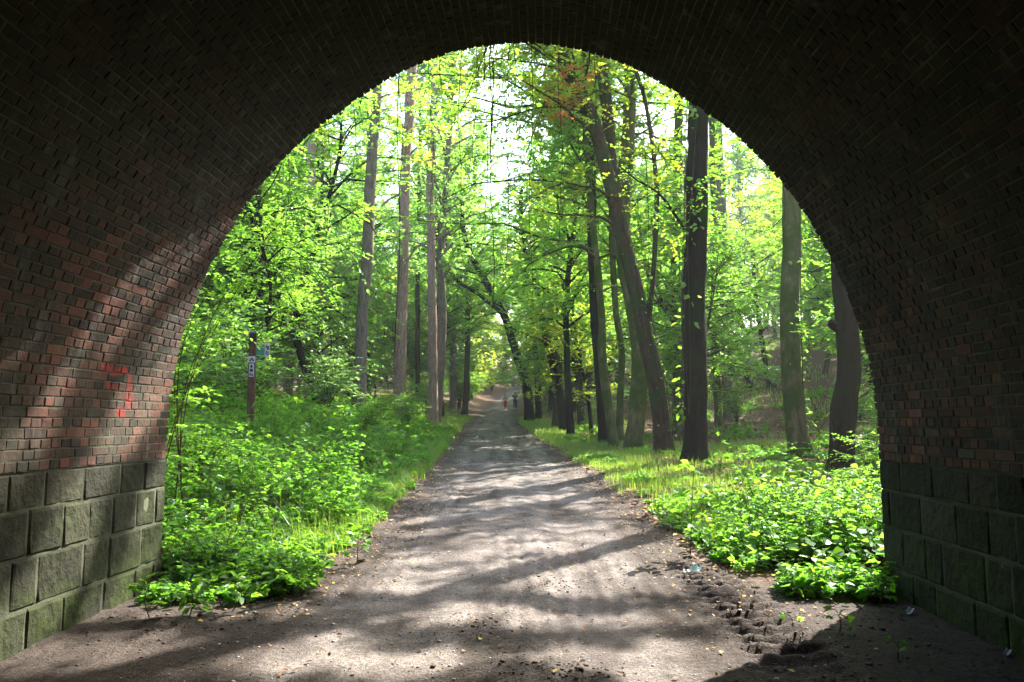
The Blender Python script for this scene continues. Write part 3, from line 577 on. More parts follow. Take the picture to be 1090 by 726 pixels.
named('hazy_grey_tree', [(328, 360), (327, 320), (327, 290), (326, 240), (322, 190)], 52, .2, .14, 'bark_grey', 'leaf_cool', 'grey trunk standing just left of the pale reddish pine', seed=38, Hextra=7, gkw=pine_kw)
named('hooked_tree', [(468, 395), (468, 350), (472, 315), (477, 290), (474, 250)], 55, .16, .1, 'bark_brown', 'leaf', 'thin curving trunk right of the reddish pine', seed=39, Hextra=6, gkw=dict(pine_kw, z0=.4))
for i, (p, lab) in enumerate([([(804, 431), (797, 405), (786, 375), (778, 340)], 'slim dark trunk leaning left on the brown slope beyond the tall beech'), ([(821, 424), (817, 400), (812, 370), (806, 330)], 'second slim leaning trunk on the slope, closer to the tall beech')]):
    named('leaning_slim_tree', p, 48, .17, .1, 'bark_dark', 'leaf_cool', lab, seed=40+i, Hextra=4, gkw=dict(z0=.35, nbr=22, Lb=(1.5, 3.2), twigs=9, per=10, leaf=.13))

# orange autumn sprays hanging from the leaning tree
rg = np.random.default_rng(91); lf = LF(); n = 46
C = np.array([at(rg.normal(600, 16), rg.uniform(68, 128), 22.5+rg.normal(0, .4)) for _ in range(n)])
D = rg.normal(0, 1, (n, 3)); D[:, 2] *= .3
V, F, tn = sprays(C, D, np.full(n, .45), .11, 7, rg, .5); lf.add(V-TB[3], F, tn); o_ = obj('autumn_leaves', lf.mesh(), M['leaf_orange'], TB[0]); tag(o_, 'orange autumn leaves high in the fork')
# ivy on two trunks
def ivy(P, R, base, lo, hi, n, side, label, seed, sc=1.0):
    rg = np.random.default_rng(seed); lf = LF(); mb = MB()
    for s in range(5):
        a0 = side+rg.normal(0, .5); k = np.linspace(lo, hi, 26); i = (k*(len(P)-1)).astype(int)
        a = a0+.35*np.sin(k*14+rg.uniform(0, 6)); Q = P[i]+np.stack([np.cos(a), np.sin(a), a*0], -1)*(R[i]*1.10+.012)[:, None]
        V, F = tubes(Q[None], np.full((1, 26), .009), 4); mb.add(V, F)
    t = rg.uniform(lo, hi, n)**1.0; i = (t*(len(P)-1)).astype(int); a = side+rg.normal(0, .65, n)
    cl = noise3(np.stack([t*30, a*1.5, a*0], -1), seed) > .05; t, i, a = t[cl], i[cl], a[cl]
    o = np.stack([np.cos(a), np.sin(a), a*0], -1); C = P[i]+o*(R[i]*1.1+rg.uniform(.01, .14, len(i)))[:, None]; C[:, 2] += rg.uniform(-.15, .15, len(i))
    D = o*.5+rg.normal(0, .5, C.shape); D[:, 2] -= .3; N = np.array([0, 0, .7])+o*.6+rg.normal(0, .35, C.shape)
    V, F = leaves(C, D, N, sc*rg.uniform(.09, .17, len(C)), .85); lf.add(V, F, np.clip(rg.normal(.6, .2, len(C)), 0, 1))
    lf.V = [v-base for v in lf.V]; off_mesh(mb, base)
    r = tag(empty('climbing_ivy', base), label, 'ivy'); obj('stem', mb.mesh(), M['twig'], r); obj('foliage', lf.mesh(), M['leaf'], r)
ivy(TA[1], TA[2], TA[3], .06, .62, 420, PI*1.1, 'bright ivy sprigs climbing the black straight trunk', 5, 1.2)
ivy(TM[1], TM[2], TM[3], .05, .55, 260, -.2, 'green ivy climbing the right side of the thick olive beech', 6)
ivy(TB[1], TB[2], TB[3], .03, .40, 120, -.3, 'thin dry creeper along the right side of the leaning forked trunk', 8, .55)

# ------------------------------------------------------------------ forest trees (shared meshes)
def variant_under(seed, h, leaf=.11, nbr=48, tw=16, per=15, Lb=(1.2, 3.0)):
    rg = np.random.default_rng(seed); mb = MB(); lf = LF()
    pts = [(0, 0, -.2)]; x = y = 0
    for z in np.linspace(h*.25, h, 4): x += rg.normal(0, .05*h); y += rg.normal(0, .05*h); pts.append((x, y, z))
    P, R = trunk(pts, .012*h+.01, .015, mb, S=7, flare=.25, nz=.08, seed=seed)
    grow(P, R, rg, mb, lf, z0=.22, nbr=nbr*6//10, Lb=Lb, twigs=tw, per=per, leaf=leaf, up=.15, shape=0)
    for q in range(2):
        i0 = int(len(P)*rg.uniform(.2, .4)); a_ = rg.uniform(0, 6.28)+q*3.1; d_ = np.array([math.cos(a_), math.sin(a_), 0]); l_ = h*rg.uniform(.4, .6)
        P2, R2 = trunk([P[i0], P[i0]+d_*l_*.22+np.array([0, 0, l_*.35]), P[i0]+d_*l_*.38+np.array([0, 0, l_])+rg.normal(0, .2, 3)], R[i0]*.7, .012, mb, S=6, flare=0, nz=.06, seed=seed+q)
        grow(P2, R2, rg, mb, lf, z0=.25, nbr=nbr*3//10, Lb=(Lb[0]*.8, Lb[1]*.8), twigs=tw, per=per, leaf=leaf, up=.1, shape=0)
    return mb.mesh(True), lf.mesh()
def variant_tall(seed, h, r, leaf=.2, nbr=56, tw=16, per=12, z0=.3, Lb=(2.2, 4.8)):
    rg = np.random.default_rng(seed); mb = MB(); lf = LF(); pts = [(0, 0, -.3)]; x = y = 0
    for z in np.linspace(h*.2, h, 5): x += rg.normal(0, .22); y += rg.normal(0, .22); pts.append((x, y, z))
    P, R = trunk(pts, r, r*.3, mb, n=34, S=10, flare=.35, nz=.12, seed=seed)
    grow(P, R, rg, mb, lf, z0=z0, nbr=nbr, Lb=Lb, twigs=tw, per=per, leaf=leaf, up=.4, twl=1.2)
    return mb.mesh(True), lf.mesh()
def add_mats(pairs, bk, lm):
    for (a, b), k, l in zip(pairs, bk, lm): a.materials.append(M[k]); b.materials.append(M[l])
    return pairs
pine_v = variant_tall(350, 27, .30, leaf=.15, nbr=14, tw=9, per=10, z0=.6, Lb=(1.5, 3.0)); pine_v[0].materials.append(M['bark_grey']); pine_v[1].materials.append(M['leaf'])
under = add_mats([variant_under(200+i, h) for i, h in enumerate((6.0, 7.5, 9.0, 5.0, 8.0))], ['twig', 'twig', 'bark_dark', 'twig', 'bark_dark'], ['leaf', 'leaf', 'leaf', 'leaf_cool', 'leaf_yellow'])
tall = add_mats([variant_tall(300+i, h, r) for i, (h, r) in enumerate(((19, .24), (22, .28), (17, .18), (20, .22)))], ['bark_brown', 'bark_grey', 'bark_dark', 'bark_green'], ['leaf', 'leaf_cool', 'leaf', 'leaf_yellow'])
far = add_mats([variant_tall(400+i, h, r, leaf=.34, nbr=60, tw=13, per=9, z0=.14, Lb=(2.6, 4.8)) for i, (h, r) in enumerate(((18, .22), (22, .26), (15, .16)))], ['bark_brown', 'bark_grey', 'bark_dark'], ['leaf', 'leaf_cool', 'leaf_yellow'])
def place(name, pair, x, y, rz, sc, label, group, cat='tree'):
    r = empty(name, (x, y, H(x, y)), rz); r.scale = (sc, sc, sc*rng.uniform(.92, 1.08)); tag(r, label, cat, group)
    for nm, me in (('trunk', pair[0]), ('crown', pair[1])):
        o = bpy.data.objects.new(nm, me); COL.objects.link(o); o.parent = r
    return r
def px_of(x, y): 
    dx = x*math.cos(YAW)+y*math.sin(YAW); dy = -x*math.sin(YAW)+y*math.cos(YAW); return 545+848*dx/dy
taken = []
def ok(x, y, md, clear):
    if abs(x-float(xc(y)))-float(hw(y)) < clear: return False
    for (a, b) in taken:
        if (a-x)**2+(b-y)**2 < md*md: return False
    return True
# young understorey trees, near band (hand-placed: x, y, variant, scale)
near_list = [(-9.5, 16.5, 2, 1.0), (-11.5, 22, 1, 1.0), (-8.8, 24.0, 2, .9), (-13.5, 28, 2, 1.2), (-15, 20, 2, 1.1), (-12, 14, 1, 1.2),
             (9.8, 20.5, 0, 1.1), (13.0, 26, 2, 1.1), (16.5, 34, 4, 1.2), (18, 30, 0, 1.1), (5.2, 31.0, 1, 1.2), (2.4, 37, 4, 1.0), (7.6, 38, 3, 1.4), (-10.5, 27, 1, 1.2)]
for (x, y, v, sc) in near_list:
    sd_ = 'left' if x < 0 else 'right'; taken.append((x, y))
    place('young_tree', under[v], x, y, rng.uniform(0, 6.28), sc, 'slim young tree with layered bright leaves in the woods %s of the track' % sd_, 'young trees %s of the track' % sd_)
def scatter(n, y0, y1, wdt, md, clear, pairs, name, lab, grp, smin, smax, skip=lambda p, y: False, far_=False, thin=0.0):
    c = 0; tries = 0
    while c < n and tries < n*60:
        tries += 1; y = rng.uniform(y0, y1); x = rng.uniform(-wdt*y-4, wdt*y+4)
        if not ok(x, y, md, clear) or skip(px_of(x, y), y): continue
        if x > float(xc(y)) and rng.random() < thin: tries += 1; c += .5; continue
        taken.append((x, y)); sd_ = 'left' if x < float(xc(y)) else 'right'
        place(name, pairs[rng.integers(len(pairs))], x, y, rng.uniform(0, 6.28), rng.uniform(smin, smax), lab % sd_, grp % sd_); c += 1
scatter(60, 30, 66, .58, 2.4, 1.2, under, 'young_tree', 'slim leafy young tree deeper in the woods %s of the track', 'deeper young trees %s of the track', 1.1, 1.7, lambda p, y: (440 < p < 560 and y < 50) or (355 < p < 480 and y < 58), thin=.6)
scatter(24, 32, 70, .60, 4.5, 2.0, tall, 'tall_tree', 'tall forest tree with high crown in the woods %s of the track', 'tall trees %s of the track', .85, 1.15, lambda p, y: (345 < p < 490 and y < 60) or 600 < p < 790, thin=.7)
scatter(76, 62, 105, .55, 3.4, 1.0, far, 'distant_tree', 'hazy distant leafy tree %s of the track', 'distant trees %s of the track', .7, 1.1)
scatter(60, 105, 150, .5, 4.0, -9, far, 'distant_tree', 'hazy leafy tree on the far rise %s of the track end', 'trees on the far rise %s of the track', 1.0, 1.5)
for (x, y, v, sc) in [(1.3, 34, 2, .95), (-5.9, 44.5, 1, 1.12), (-6.6, 53, 0, 1.2), (.8, 42, 0, 1), (2.4, 46, 0, 1), (-7.9, 63, 2, 1), (-7.2, 66, 1, 1), (2.2, 68, 3, 1), (-12.5, 46, 2, 1.1), (-16, 50, 1, 1.1), (-20, 58, 0, 1.1), (-13, 60, 0, 1.15), (-5.9, 62, 0, 1.1), (3.4, 58, 2, 1.1), (-8.5, 78, 0, 1.1), (1.5, 84, 1, 1)]:
    taken.append((x, y)); place('tall_tree', tall[v], x, y, rng.uniform(0, 6), sc, 'tall forest tree whose crown hangs over the far track', 'tall trees along the far track')
# trees just outside the picture on the sunny side and beside the mouth
for (x, y, v, sc) in [(26, 27, 3, 1), (-17, 12, 2, 1), (-22, 24, 0, 1)]:
    taken.append((x, y)); place('tall_tree', tall[v], x, y, rng.uniform(0, 6), sc, 'tall forest tree with high crown beside the bridge', 'tall trees beside the bridge')

# ------------------------------------------------------------------ undergrowth (ground cover), shrubs, grass
def plants(mask_fn, n, box, hgt, leaf, rg, stems=4, per=5, wd=.75, three=True):
    x = rg.uniform(box[0], box[1], n*3); y = rg.uniform(box[2], box[3], n*3); k = mask_fn(x, y) > rg.random(n*3); x, y = x[k][:n], y[k][:n]; n = len(x)
    z = height(x, y, False); base = np.stack([x, y, z], -1)
    h = hgt(x, y)*rg.uniform(.4, 1.3, n)*(1+.5*fb2(x, y, 1.3, 2, 45))
    b = np.repeat(np.arange(n), stems); m = len(b); a = rg.uniform(0, 2*PI, m); sp = rg.uniform(.2, .75, m)
    top = base[b]+np.stack([np.cos(a)*sp*h[b], np.sin(a)*sp*h[b], h[b]*rg.uniform(.55, 1, m)], -1); mid = (base[b]+top)/2; mid[:, 2] += .12*h[b]
    V, F = tubes(np.stack([base[b], mid, top], 1), np.stack([np.full(m, .0045), np.full(m, .003), np.full(m, .002)], 1), 3)
    t = rg.uniform(.35, 1.03, (m, per)); Q = base[b][:, None]*((1-t)**2)[..., None]+2*(mid[:, None]+np.array([0, 0, .0]))*((1-t)*t)[..., None]+top[:, None]*(t**2)[..., None]
    aa = rg.uniform(0, 2*PI, (m, per)); D = np.stack([np.cos(aa), np.sin(aa), rg.normal(.05, .25, (m, per))], -1)
    Q = Q+D*.05; tn = np.clip(.5+.35*fb2(x, y, .7, 2, 44)[b][:, None]+rg.normal(0, .14, (n, 1))[b]+rg.normal(0, .10, (m, per)), 0, 1); N = np.array([0, 0, 1.])+rg.normal(0, .38, (m, per, 3))
    Q, D, N, tn = Q.reshape(-1, 3), D.reshape(-1, 3), N.reshape(-1, 3), tn.ravel(); L = leaf*rg.uniform(.6, 1.3, len(Q))
    lf = []; 
    if three:
        Sd = nrm(np.cross(N, D)); 
        for kx in (-1, 0, 1):
            DD = nrm(D)+Sd*kx*1.25; lf.append(leaves(Q, DD, N, L*(1 if kx == 0 else .85), wd)+(tn,))
    else: lf.append(leaves(Q, D, N, L, wd)+(tn,))
    return (V, F), lf
def m_left(x, y):
    u = -(x-xc(y))-hw(y)+edge_noise(x, y); return sst(.0, .35, u)*sst(7.75, 7.9, y)*np.where((y < 7.9) & (x < XC-3.3), 0, 1)
def m_lip(x, y): return sst(-2.0, -2.6, x+.25*fb2(x, y, 1.5, 2, 6))*sst(6.8, 7.8, y)*.8*(x > XC-3.3)
def m_right(x, y):
    u = x-xc(y)-hw(y)+edge_noise(x, y); m = sst(.0, .5, u)*sst(7.0, 7.8, y+.7*fb2(x, y, 1.1, 3, 58))*(1-.85*sst(11.5, 12.6, y+.25*(x-3))*sst(14.5, 13.2, y)); return m*np.where((y < 8.0) & (x > XC+3.3), 0, 1)
def stuff_plants(name, label, parts, leafm):
    mb = MB(); lf = LF()
    for (V, F), ls in parts:
        mb.add(V, F)
        for (v, f, t) in ls: lf.add(v, f, t)
    nS = mb.n; Vw = np.concatenate(mb.V); Fw = np.concatenate(mb.F[4]); Vl = np.concatenate(lf.V); Fl = np.concatenate(lf.F)+nS
    me = mesh_np(np.concatenate([Vw, Vl]), [np.concatenate([Fw, Fl])], False, {'tint': np.concatenate([np.zeros(nS), np.concatenate(lf.A)])}, np.concatenate([np.zeros(len(Fw)), np.ones(len(Fl))]))
    me.materials.append(M['twig']); me.materials.append(M[leafm]); o = bpy.data.objects.new(name, me); COL.objects.link(o); tag(o, label, 'undergrowth', None, 'stuff')
rg = np.random.default_rng(500)
hl = lambda x, y: .16+.30*sst(0, 2.2, -(x-xc(y))-hw(y))*(1-.45*np.exp(-((x+6.0)/1.6)**2-((y-14.5)/2.4)**2))+.25*fb2(x, y, .8, 2, 8)
stuff_plants('undergrowth', 'dense leafy green undergrowth on the bank left of the track', [
    plants(m_left, 3400, (-9, -1.6, 7.7, 13), hl, .055, rg), plants(m_left, 500, (-9, -1.6, 7.7, 13), hl, .10, rg, 3, 4, .9, False), plants(lambda x, y: m_left(x, y)*(x > -3.7), 260, (-3.5, -1.6, 6.7, 8.3), lambda x, y: .12+.0*x, .06, rg, 4, 5) if False else plants(m_lip, 230, (-3.45, -1.9, 6.85, 8.2), lambda x, y: .14+.12*sst(7, 8, y), .06, rg, 4, 5), plants(m_left, 3200, (-13, -1.6, 13, 22), hl, .07, rg), plants(m_left, 3000, (-24, -2, 22, 40), lambda x, y: hl(x, y)*1.3, .13, rg, 3, 5),
    plants(lambda x, y: m_left(x, y)*(fb2(x, y, .9, 2, 88) > .05)*(1-np.exp(-((x+6.0)/1.6)**2-((y-14.5)/2.6)**2)), 380, (-9, -2.6, 8.5, 20), lambda x, y: hl(x, y)*1.9, .08, rg, 5, 9)], 'leaf_under')
hr = lambda x, y: .13+.38*sst(6.9, 8.6, y)*sst(0, 1.6, x-xc(y)-hw(y))*sst(13.5, 11.5, y)+.12*fb2(x, y, .8, 2, 9)
stuff_plants('undergrowth', 'sunlit leafy undergrowth spreading right of the track by the tunnel mouth', [
    plants(lambda x, y: m_right(x, y)*(.05+.95*(fb2(x, y, 1.2, 2, 87) > .0)), 2300, (1.3, 9, 7.1, 13.5), hr, .058, rg), plants(m_right, 330, (1.6, 9, 7.3, 13.5), lambda x, y: hr(x, y)*1.15, .10, rg, 3, 4, .9, False), plants(lambda x, y: m_right(x, y)*(fb2(x, y, 1.1, 2, 86) > .15), 160, (1.6, 9, 7.6, 13.5), lambda x, y: hr(x, y)*1.9, .06, rg, 4, 8), plants(lambda x, y: m_right(x, y)*(fb2(x, y, .7, 2, 89) > .05), 1300, (1, 15, 13, 26), lambda x, y: hr(x, y)*.8, .085, rg, 3, 5),
    plants(lambda x, y: m_right(x, y)*(fb2(x, y, .4, 2, 90) > .2), 700, (1, 30, 26, 50), lambda x, y: hr(x, y)+.2, .14, rg, 3, 5)], 'leaf_under')
def grassf(n, box, mask_fn, h, wb, rg):
    x = rg.uniform(box[0], box[1], n*3); y = rg.uniform(box[2], box[3], n*3); k = mask_fn(x, y) > rg.random(n*3); x, y = x[k][:n], y[k][:n]; n = len(x); z = height(x, y, False)-.01
    a = rg.uniform(0, 2*PI, n); hh = h*rg.uniform(.4, 1.2, n); d = np.stack([np.cos(a), np.sin(a)], -1); s = wb*.5
    P = np.stack([x, y, z], -1); w_ = np.stack([-d[:, 1]*s, d[:, 0]*s, z*0], -1); ln = rg.uniform(.15, .6, n)
    mid = P+np.stack([d[:, 0]*hh*ln*.3, d[:, 1]*hh*ln*.3, hh*.6], -1); tip = P+np.stack([d[:, 0]*hh*ln, d[:, 1]*hh*ln, hh], -1)
    V = np.stack([P-w_, P+w_, mid+w_*.7, mid-w_*.7, tip+w_*.1, tip-w_*.1], 1).reshape(-1, 3); o = (np.arange(n)*6)[:, None]
    F = np.concatenate([o+np.array([[0, 1, 2, 3]]), o+np.array([[3, 2, 4, 5]])]); return V, F, np.clip(rg.normal(.5, .2, n), 0, 1)
lf = LF()
gr_r = lambda x, y: sst(-.15, .25, x-xc(y)-hw(y)+edge_noise(x, y))*sst(2.4, .8, x-xc(y)-hw(y))*sst(13, 17, y)
gr_l = lambda x, y: sst(-.1, .25, -(x-xc(y))-hw(y)+edge_noise(x, y))*sst(2.6, .6, -(x-xc(y))-hw(y))*sst(8.5, 10, y)
gr_f = lambda x, y: sst(.5, 2, np.abs(x-xc(y))-hw(y))*(fb2(x, y, .3, 2, 95) > np.where(x > 5, .12, -.1))
gr_m = lambda x, y: ((fb2(x, y, 1.1, 3, 99)) > .42)*np.exp(-((x-xc(y)-.0)/.35)**2)*.8
for a_ in [(26000, (-5, 6, 13, 30), gr_r, .17, .010), (26000, (-5, 6, 30, 58), gr_r, .24, .022), (9000, (-5, -1, 8.5, 16), gr_l, .2, .008), (16000, (-8, -1, 16, 34), gr_l, .26, .014), (12000, (-9, -1, 34, 60), gr_l, .28, .03),
           (16000, (2, 16, 13, 34), gr_f, .2, .012), (7000, (1.4, 9, 7.6, 14), lambda x, y: m_right(x, y)*(fb2(x, y, 1., 2, 84) > 0), .42, .005), (3500, (-9, -1.5, 7.8, 16), lambda x, y: m_left(x, y)*(fb2(x, y, .8, 2, 83) > .05), .5, .005), (12000, (-26, 30, 34, 80), gr_f, .35, .04), (900, (-1.5, 1.5, 7, 20), gr_m, .05, .006)]:
    V, F, t_ = grassf(*a_, rg); lf.add(V, F, t_)
tag(obj('grass', lf.mesh(), M['grass']), 'short bright grass along both verges of the track', 'grass', None, 'stuff')

# shrubs in the left bank and below the trees
def shrub_variant(seed, h, leaf, n=26):
    rg = np.random.default_rng(seed); mb = MB(); lf = LF(); K = 5; k = np.linspace(0, 1, K); a = rg.uniform(0, 2*PI, n); sp = rg.uniform(.1, .75, n)*h; hh = rg.uniform(.5, 1, n)*h
    P = np.stack([np.cos(a)[:, None]*sp[:, None]*k**1.4, np.sin(a)[:, None]*sp[:, None]*k**1.4, hh[:, None]*np.sin(k*PI/2*.95)-.1*(k == 0)], -1)+rg.normal(0, .03*h, (n, K, 3))*k[None, :, None]
    V, F = tubes(P, np.repeat((.012*(1-.75*k))[None], n, 0), 4); mb.add(V, F); tw = 9; b = np.repeat(np.arange(n), tw); u = rg.uniform(.2, 1, n*tw)*(K-1); k0 = np.minimum(u.astype(int), K-2); fr = (u-k0)[:, None]
    TP = P[b, k0]*(1-fr)+P[b, k0+1]*fr; aa = rg.uniform(0, 2*PI, n*tw); TD = np.stack([np.cos(aa), np.sin(aa), rg.normal(.15, .25, n*tw)], -1); TL = rg.uniform(.25, .6, n*tw)*h/2.2+.1
    E = TP+nrm(TD)*TL[:, None]; E[:, 2] -= .18*TL; V, F = tubes(np.stack([TP, (TP+E)/2, E], 1), np.stack([TL*0+.004, TL*0+.003, TL*0+.002], 1), 3); mb.add(V, F)
    V, F, tn = sprays(TP, TD, TL, leaf, 9, rg, .4, .7); lf.add(V, F, tn); return mb.mesh(), lf.mesh()
shr = add_mats([shrub_variant(600, 2.2, .08, 30), shrub_variant(601, 1.7, .075, 26), shrub_variant(602, 2.6, .09, 34), shrub_variant(603, 1.9, .085, 28)], ['twig']*4, ['leaf_under', 'leaf', 'leaf', 'leaf_cool'])
def shrub(x, y, v, sc, label, group):
    r = empty('shrub', (x, y, H(x, y)), rng.uniform(0, 6)); r.scale = (sc,)*3; tag(r, label, 'shrub', group)
    for nm, me in (('stem', shr[v][0]), ('foliage', shr[v][1])):
        o = bpy.data.objects.new(nm, me); COL.objects.link(o); o.parent = r
for i, (x, y) in enumerate([(-4.9, 11.3), (-8.4, 12.9), (-8.6, 14.2), (-7.8, 18.6), (-7.2, 19.6), (-5.0, 23.5), (-5.6, 27), (-7.5, 27.5), (-5.2, 31), (-8.8, 21), (-9.8, 25), (-8, 30), (-11.5, 31), (-6.3, 34), (-10.8, 17), (-12, 24), (-9.5, 36), (-6.2, 40), (-13, 36), (-7.0, 46), (-10.5, 44), (-15, 42), (-7.4, 53), (-8.2, 60), (-12, 54)]):
    shrub(x, y, i % 4, rng.uniform(.4, .55) if y < 15 else rng.uniform(.6, .8) if (x > -7 and y < 41) else rng.uniform(.8, 1.25), 'leafy green shrub on the bank left of the track', 'shrubs left of the track')
for i, (x, y) in enumerate([(4.6, 12.2), (5.8, 14.3), (7.6, 19), (10.5, 25), (5.5, 33), (9, 37), (13, 33), (3.2, 42), (18, 38), (8, 46), (14, 48), (4.5, 54)]):
    shrub(x, y, (i+1) % 4, .45 if y < 20 else .7, 'low leafy shrub on the ground right of the track', 'shrubs right of the track')
for i, (x, y) in enumerate([(-8.3, 15.2), (-9.3, 18.6), (-10.6, 15.0), (-8.2, 20.8), (-9.8, 22.5), (-12, 19), (-11, 26)]):
    shrub(x, y, i % 4, rng.uniform(1.4, 1.9), 'tall green thicket shrub filling the woods behind the signpost', 'tall thicket shrubs behind the signpost')
for i in range(54):
    y = rng.uniform(70, 124); x = float(xc(y))+rng.choice([-1, 1])*(rng.uniform(2.6, 11) if y < 104 else rng.uniform(0, 10)); shrub(x, y, i % 4, rng.uniform(1.2, 2.2), 'leafy bush at the far end of the track', 'bushes at the far end of the track')
# nearest single plants
def sapling(x, y, h, n, leaf, label, seed, m='leaf_under', name='sapling', zero=None):
    rg = np.random.default_rng(seed); zb = float(height(np.array([x]), np.array([y]))[0]); mb = MB(); lf = LF()
    P = spline([(0, 0, -.03), (rg.normal(0, .04), rg.normal(0, .04), h*.5), (rg.normal(0, .08), rg.normal(0, .08), h)], 10); V, F = tubes(P[None], np.linspace(.006, .002, 10)[None]*max(1, h), 5); mb.add(V, F)
    t = rg.uniform(.4, 1, n); i = (t*9).astype(int); a = np.arange(n)*2.4; D = np.stack([np.cos(a), np.sin(a), rg.normal(.1, .2, n)], -1); Q = P[i]; E = Q+D*leaf*1.0
    V, F = tubes(np.stack([Q, (Q+E)/2+[0, 0, .01], E], 1), np.full((n, 3), .0018), 3); mb.add(V, F)
    N = np.array([0, 0, 1.])+rg.normal(0, .4, (n, 3)); Sd = nrm(np.cross(N, D))
    for kx in (-1, 0, 1): V, F = leaves(E, D+Sd*kx*1.1, N, leaf*rg.uniform(.8, 1.2, n), .75); lf.add(V, F, np.clip(rg.normal(.6, .15, n), 0, 1))
    r = tag(empty(name, (x, y, zb)), label, name.replace('_', ' ')); obj('stem', mb.mesh(), M['twig'], r); obj('foliage', lf.mesh(), M[m], r)
gx_, gy_ = ground_hit(735, 592); sapling(gx_, gy_, 1.15, 16, .12, 'thin sapling with broad leaves at the right edge of the track', 701)
gx_, gy_ = ground_hit(792, 560); sapling(gx_, gy_, .95, 14, .08, 'dark stemmed sapling standing in the sunlit undergrowth', 702)
gx_, gy_ = ground_hit(893, 678); sapling(gx_, gy_, .16, 6, .055, 'small bright seedling alone on dark soil by the right wall', 703, name='seedling')
gx_, gy_ = ground_hit(955, 704); sapling(gx_, gy_, .13, 4, .04, 'tiny seedling nearest the camera on dark soil', 704, name='seedling')
gx_, gy_ = ground_hit(837, 668); sapling(gx_, gy_, .10, 5, .045, 'tiny seedling left of the bright one on dark soil', 705, name='seedling')
gx_, gy_ = ground_hit(380, 600); sapling(gx_, gy_, .42, 14, .085, 'bright young plant at the left edge of the track', 706, name='young_plant')
gx_, gy_ = ground_hit(936, 650); sapling(gx_, gy_, .35, 7, .05, 'small plant growing against the foot of the right wall', 707, name='young_plant')
for i, (px_, py_) in enumerate([(300, 640), (245, 655), (200, 660), (330, 625), (160, 665)]):
    gx_, gy_ = ground_hit(px_, py_); sapling(gx_, gy_, .3, 12, .08, ['low plant nearest the track below the left undergrowth', 'low spreading plant between wall foot and track', 'low plant beside the foot of the left wall', 'low plant at the front edge of the left undergrowth', 'small plant touching the left wall foot'][i], 720+i, name='low_plant')
# bare arching stems rising behind the left wall edge
rg = np.random.default_rng(66); mb = MB(); lf = LF()
for i in range(8):
    a = at(rg.uniform(150, 200), 520, 9.6); a[2] = H(a[0], a[1]); b = at(rg.uniform(185, 215), rg.uniform(330, 420), 9.8+rg.normal(0, .3)); c = at(rg.uniform(225, 300), rg.uniform(230, 330), 10+rg.normal(0, .4))
    P = spline([a, b, c], 14); V, F = tubes(P[None], np.linspace(.009, .003, 14)[None], 5); mb.add(V, F)
    n = 26; i_ = rg.integers(3, 14, n); D = rg.normal(0, 1, (n, 3)); D[:, 2] *= .25; V, F, tn = sprays(P[i_], D, np.full(n, .4), .075, 8, rg); lf.add(V, F, tn)
b0 = np.array([-4.4, 9.6, 0]); b0[2] = H(-4.4, 9.6); lf.V = [v-b0 for v in lf.V]; off_mesh(mb, b0)
r = tag(empty('hazel_bush', b0), 'bush of thin dark arching stems beside the left wall of the arch', 'bush'); obj('stem', mb.mesh(), M['twig'], r); obj('foliage', lf.mesh(), M['leaf'], r)

# ------------------------------------------------------------------ hanging vines over the mouth
def vine(px, y1, thick, nlv, label, seed, y0=None, strands=1):
    rg = np.random.default_rng(seed); Yv = YM+.12+rg.uniform(0, .15); x0 = at(px, y1, Yv)[0]; hwz = float(np.interp(abs(x0-XC), [p[0] for p in prof[::-1]], [p[1] for p in prof[::-1]]))
    zt_, zb_ = hwz+.5, at(px, y1, Yv)[2]; base = np.array([x0, Yv, zt_]); mb = MB(); lf = LF()
    for s in range(strands):
        n = 26; t = np.linspace(0, 1, n); zz = (zb_-zt_)*t*(1 if s == 0 else rg.uniform(.5, .9))
        P = np.stack([.018*np.sin(t*9+rg.uniform(0, 6))+rg.normal(0, .004, n)+rg.normal(0, .02)*t, .02*np.sin(t*7+rg.uniform(0, 6)), zz], -1)
        V, F = tubes(P[None], (thick*1.2*(1-.6*t)+.0014)[None], 4); mb.add(V, F)
    m = nlv; i = rg.integers(8, n-1, m) if m else []
    if m:
        hgt_lim = rg.random(m) < 2
        D = rg.normal(0, 1, (m, 3)); D[:, 2] = -.5; C = P[i]+D*.02; V, F = leaves(C, D, rg.normal(0, 1, (m, 3))+[0, -.8, .3], rg.uniform(.045, .08, m), .85); lf.add(V, F, rg.uniform(.3, .7, m))
    r = tag(empty('hanging_vine', base), label, 'vine', 'vines hanging over the tunnel mouth'); obj('stem', mb.mesh(), M['twig'], r)
    if m: obj('foliage', lf.mesh(), M['leaf'], r)
vl = [(523, 330, .004, 9, 'thick dark bundle of hanging vines near the middle of the arch', 3), (516, 240, .003, 10, 'leafy vine just left of the thick central bundle', 1), (421, 400, .003, 5, 'long straight vine hanging in front of the middle pine', 2),
      (348, 280, .002, 3, 'vine hanging in front of the pale reddish pine', 1), (303, 300, .002, 2, 'leftmost thin vine near the arch edge', 1), (488, 255, .002, 12, 'leafy thin vine left of the arch centre', 1), (541, 300, .003, 5, 'vine right of the thick central bundle', 1),
      (566, 330, .002, 3, 'thin vine hanging in front of the orange leaves', 1), (597, 260, .002, 2, 'thin vine in front of the leaning tree top', 1), (634, 250, .002, 3, 'thin vine hanging before the forked trunk', 1), (690, 330, .002, 3, 'thin vine hanging beside the black trunk', 1),
      (509, 190, .002, 6, 'short leafy vine close to the arch crown', 1), (455, 230, .002, 7, 'short vine right of the middle pine', 1), (375, 220, .002, 3, 'short vine left of the grey pine', 1), (547, 90, .003, 16, 'tuft of leaves hanging at the arch crown', 1), (470, 110, .003, 16, 'tuft of vine leaves left of the arch crown', 1)]
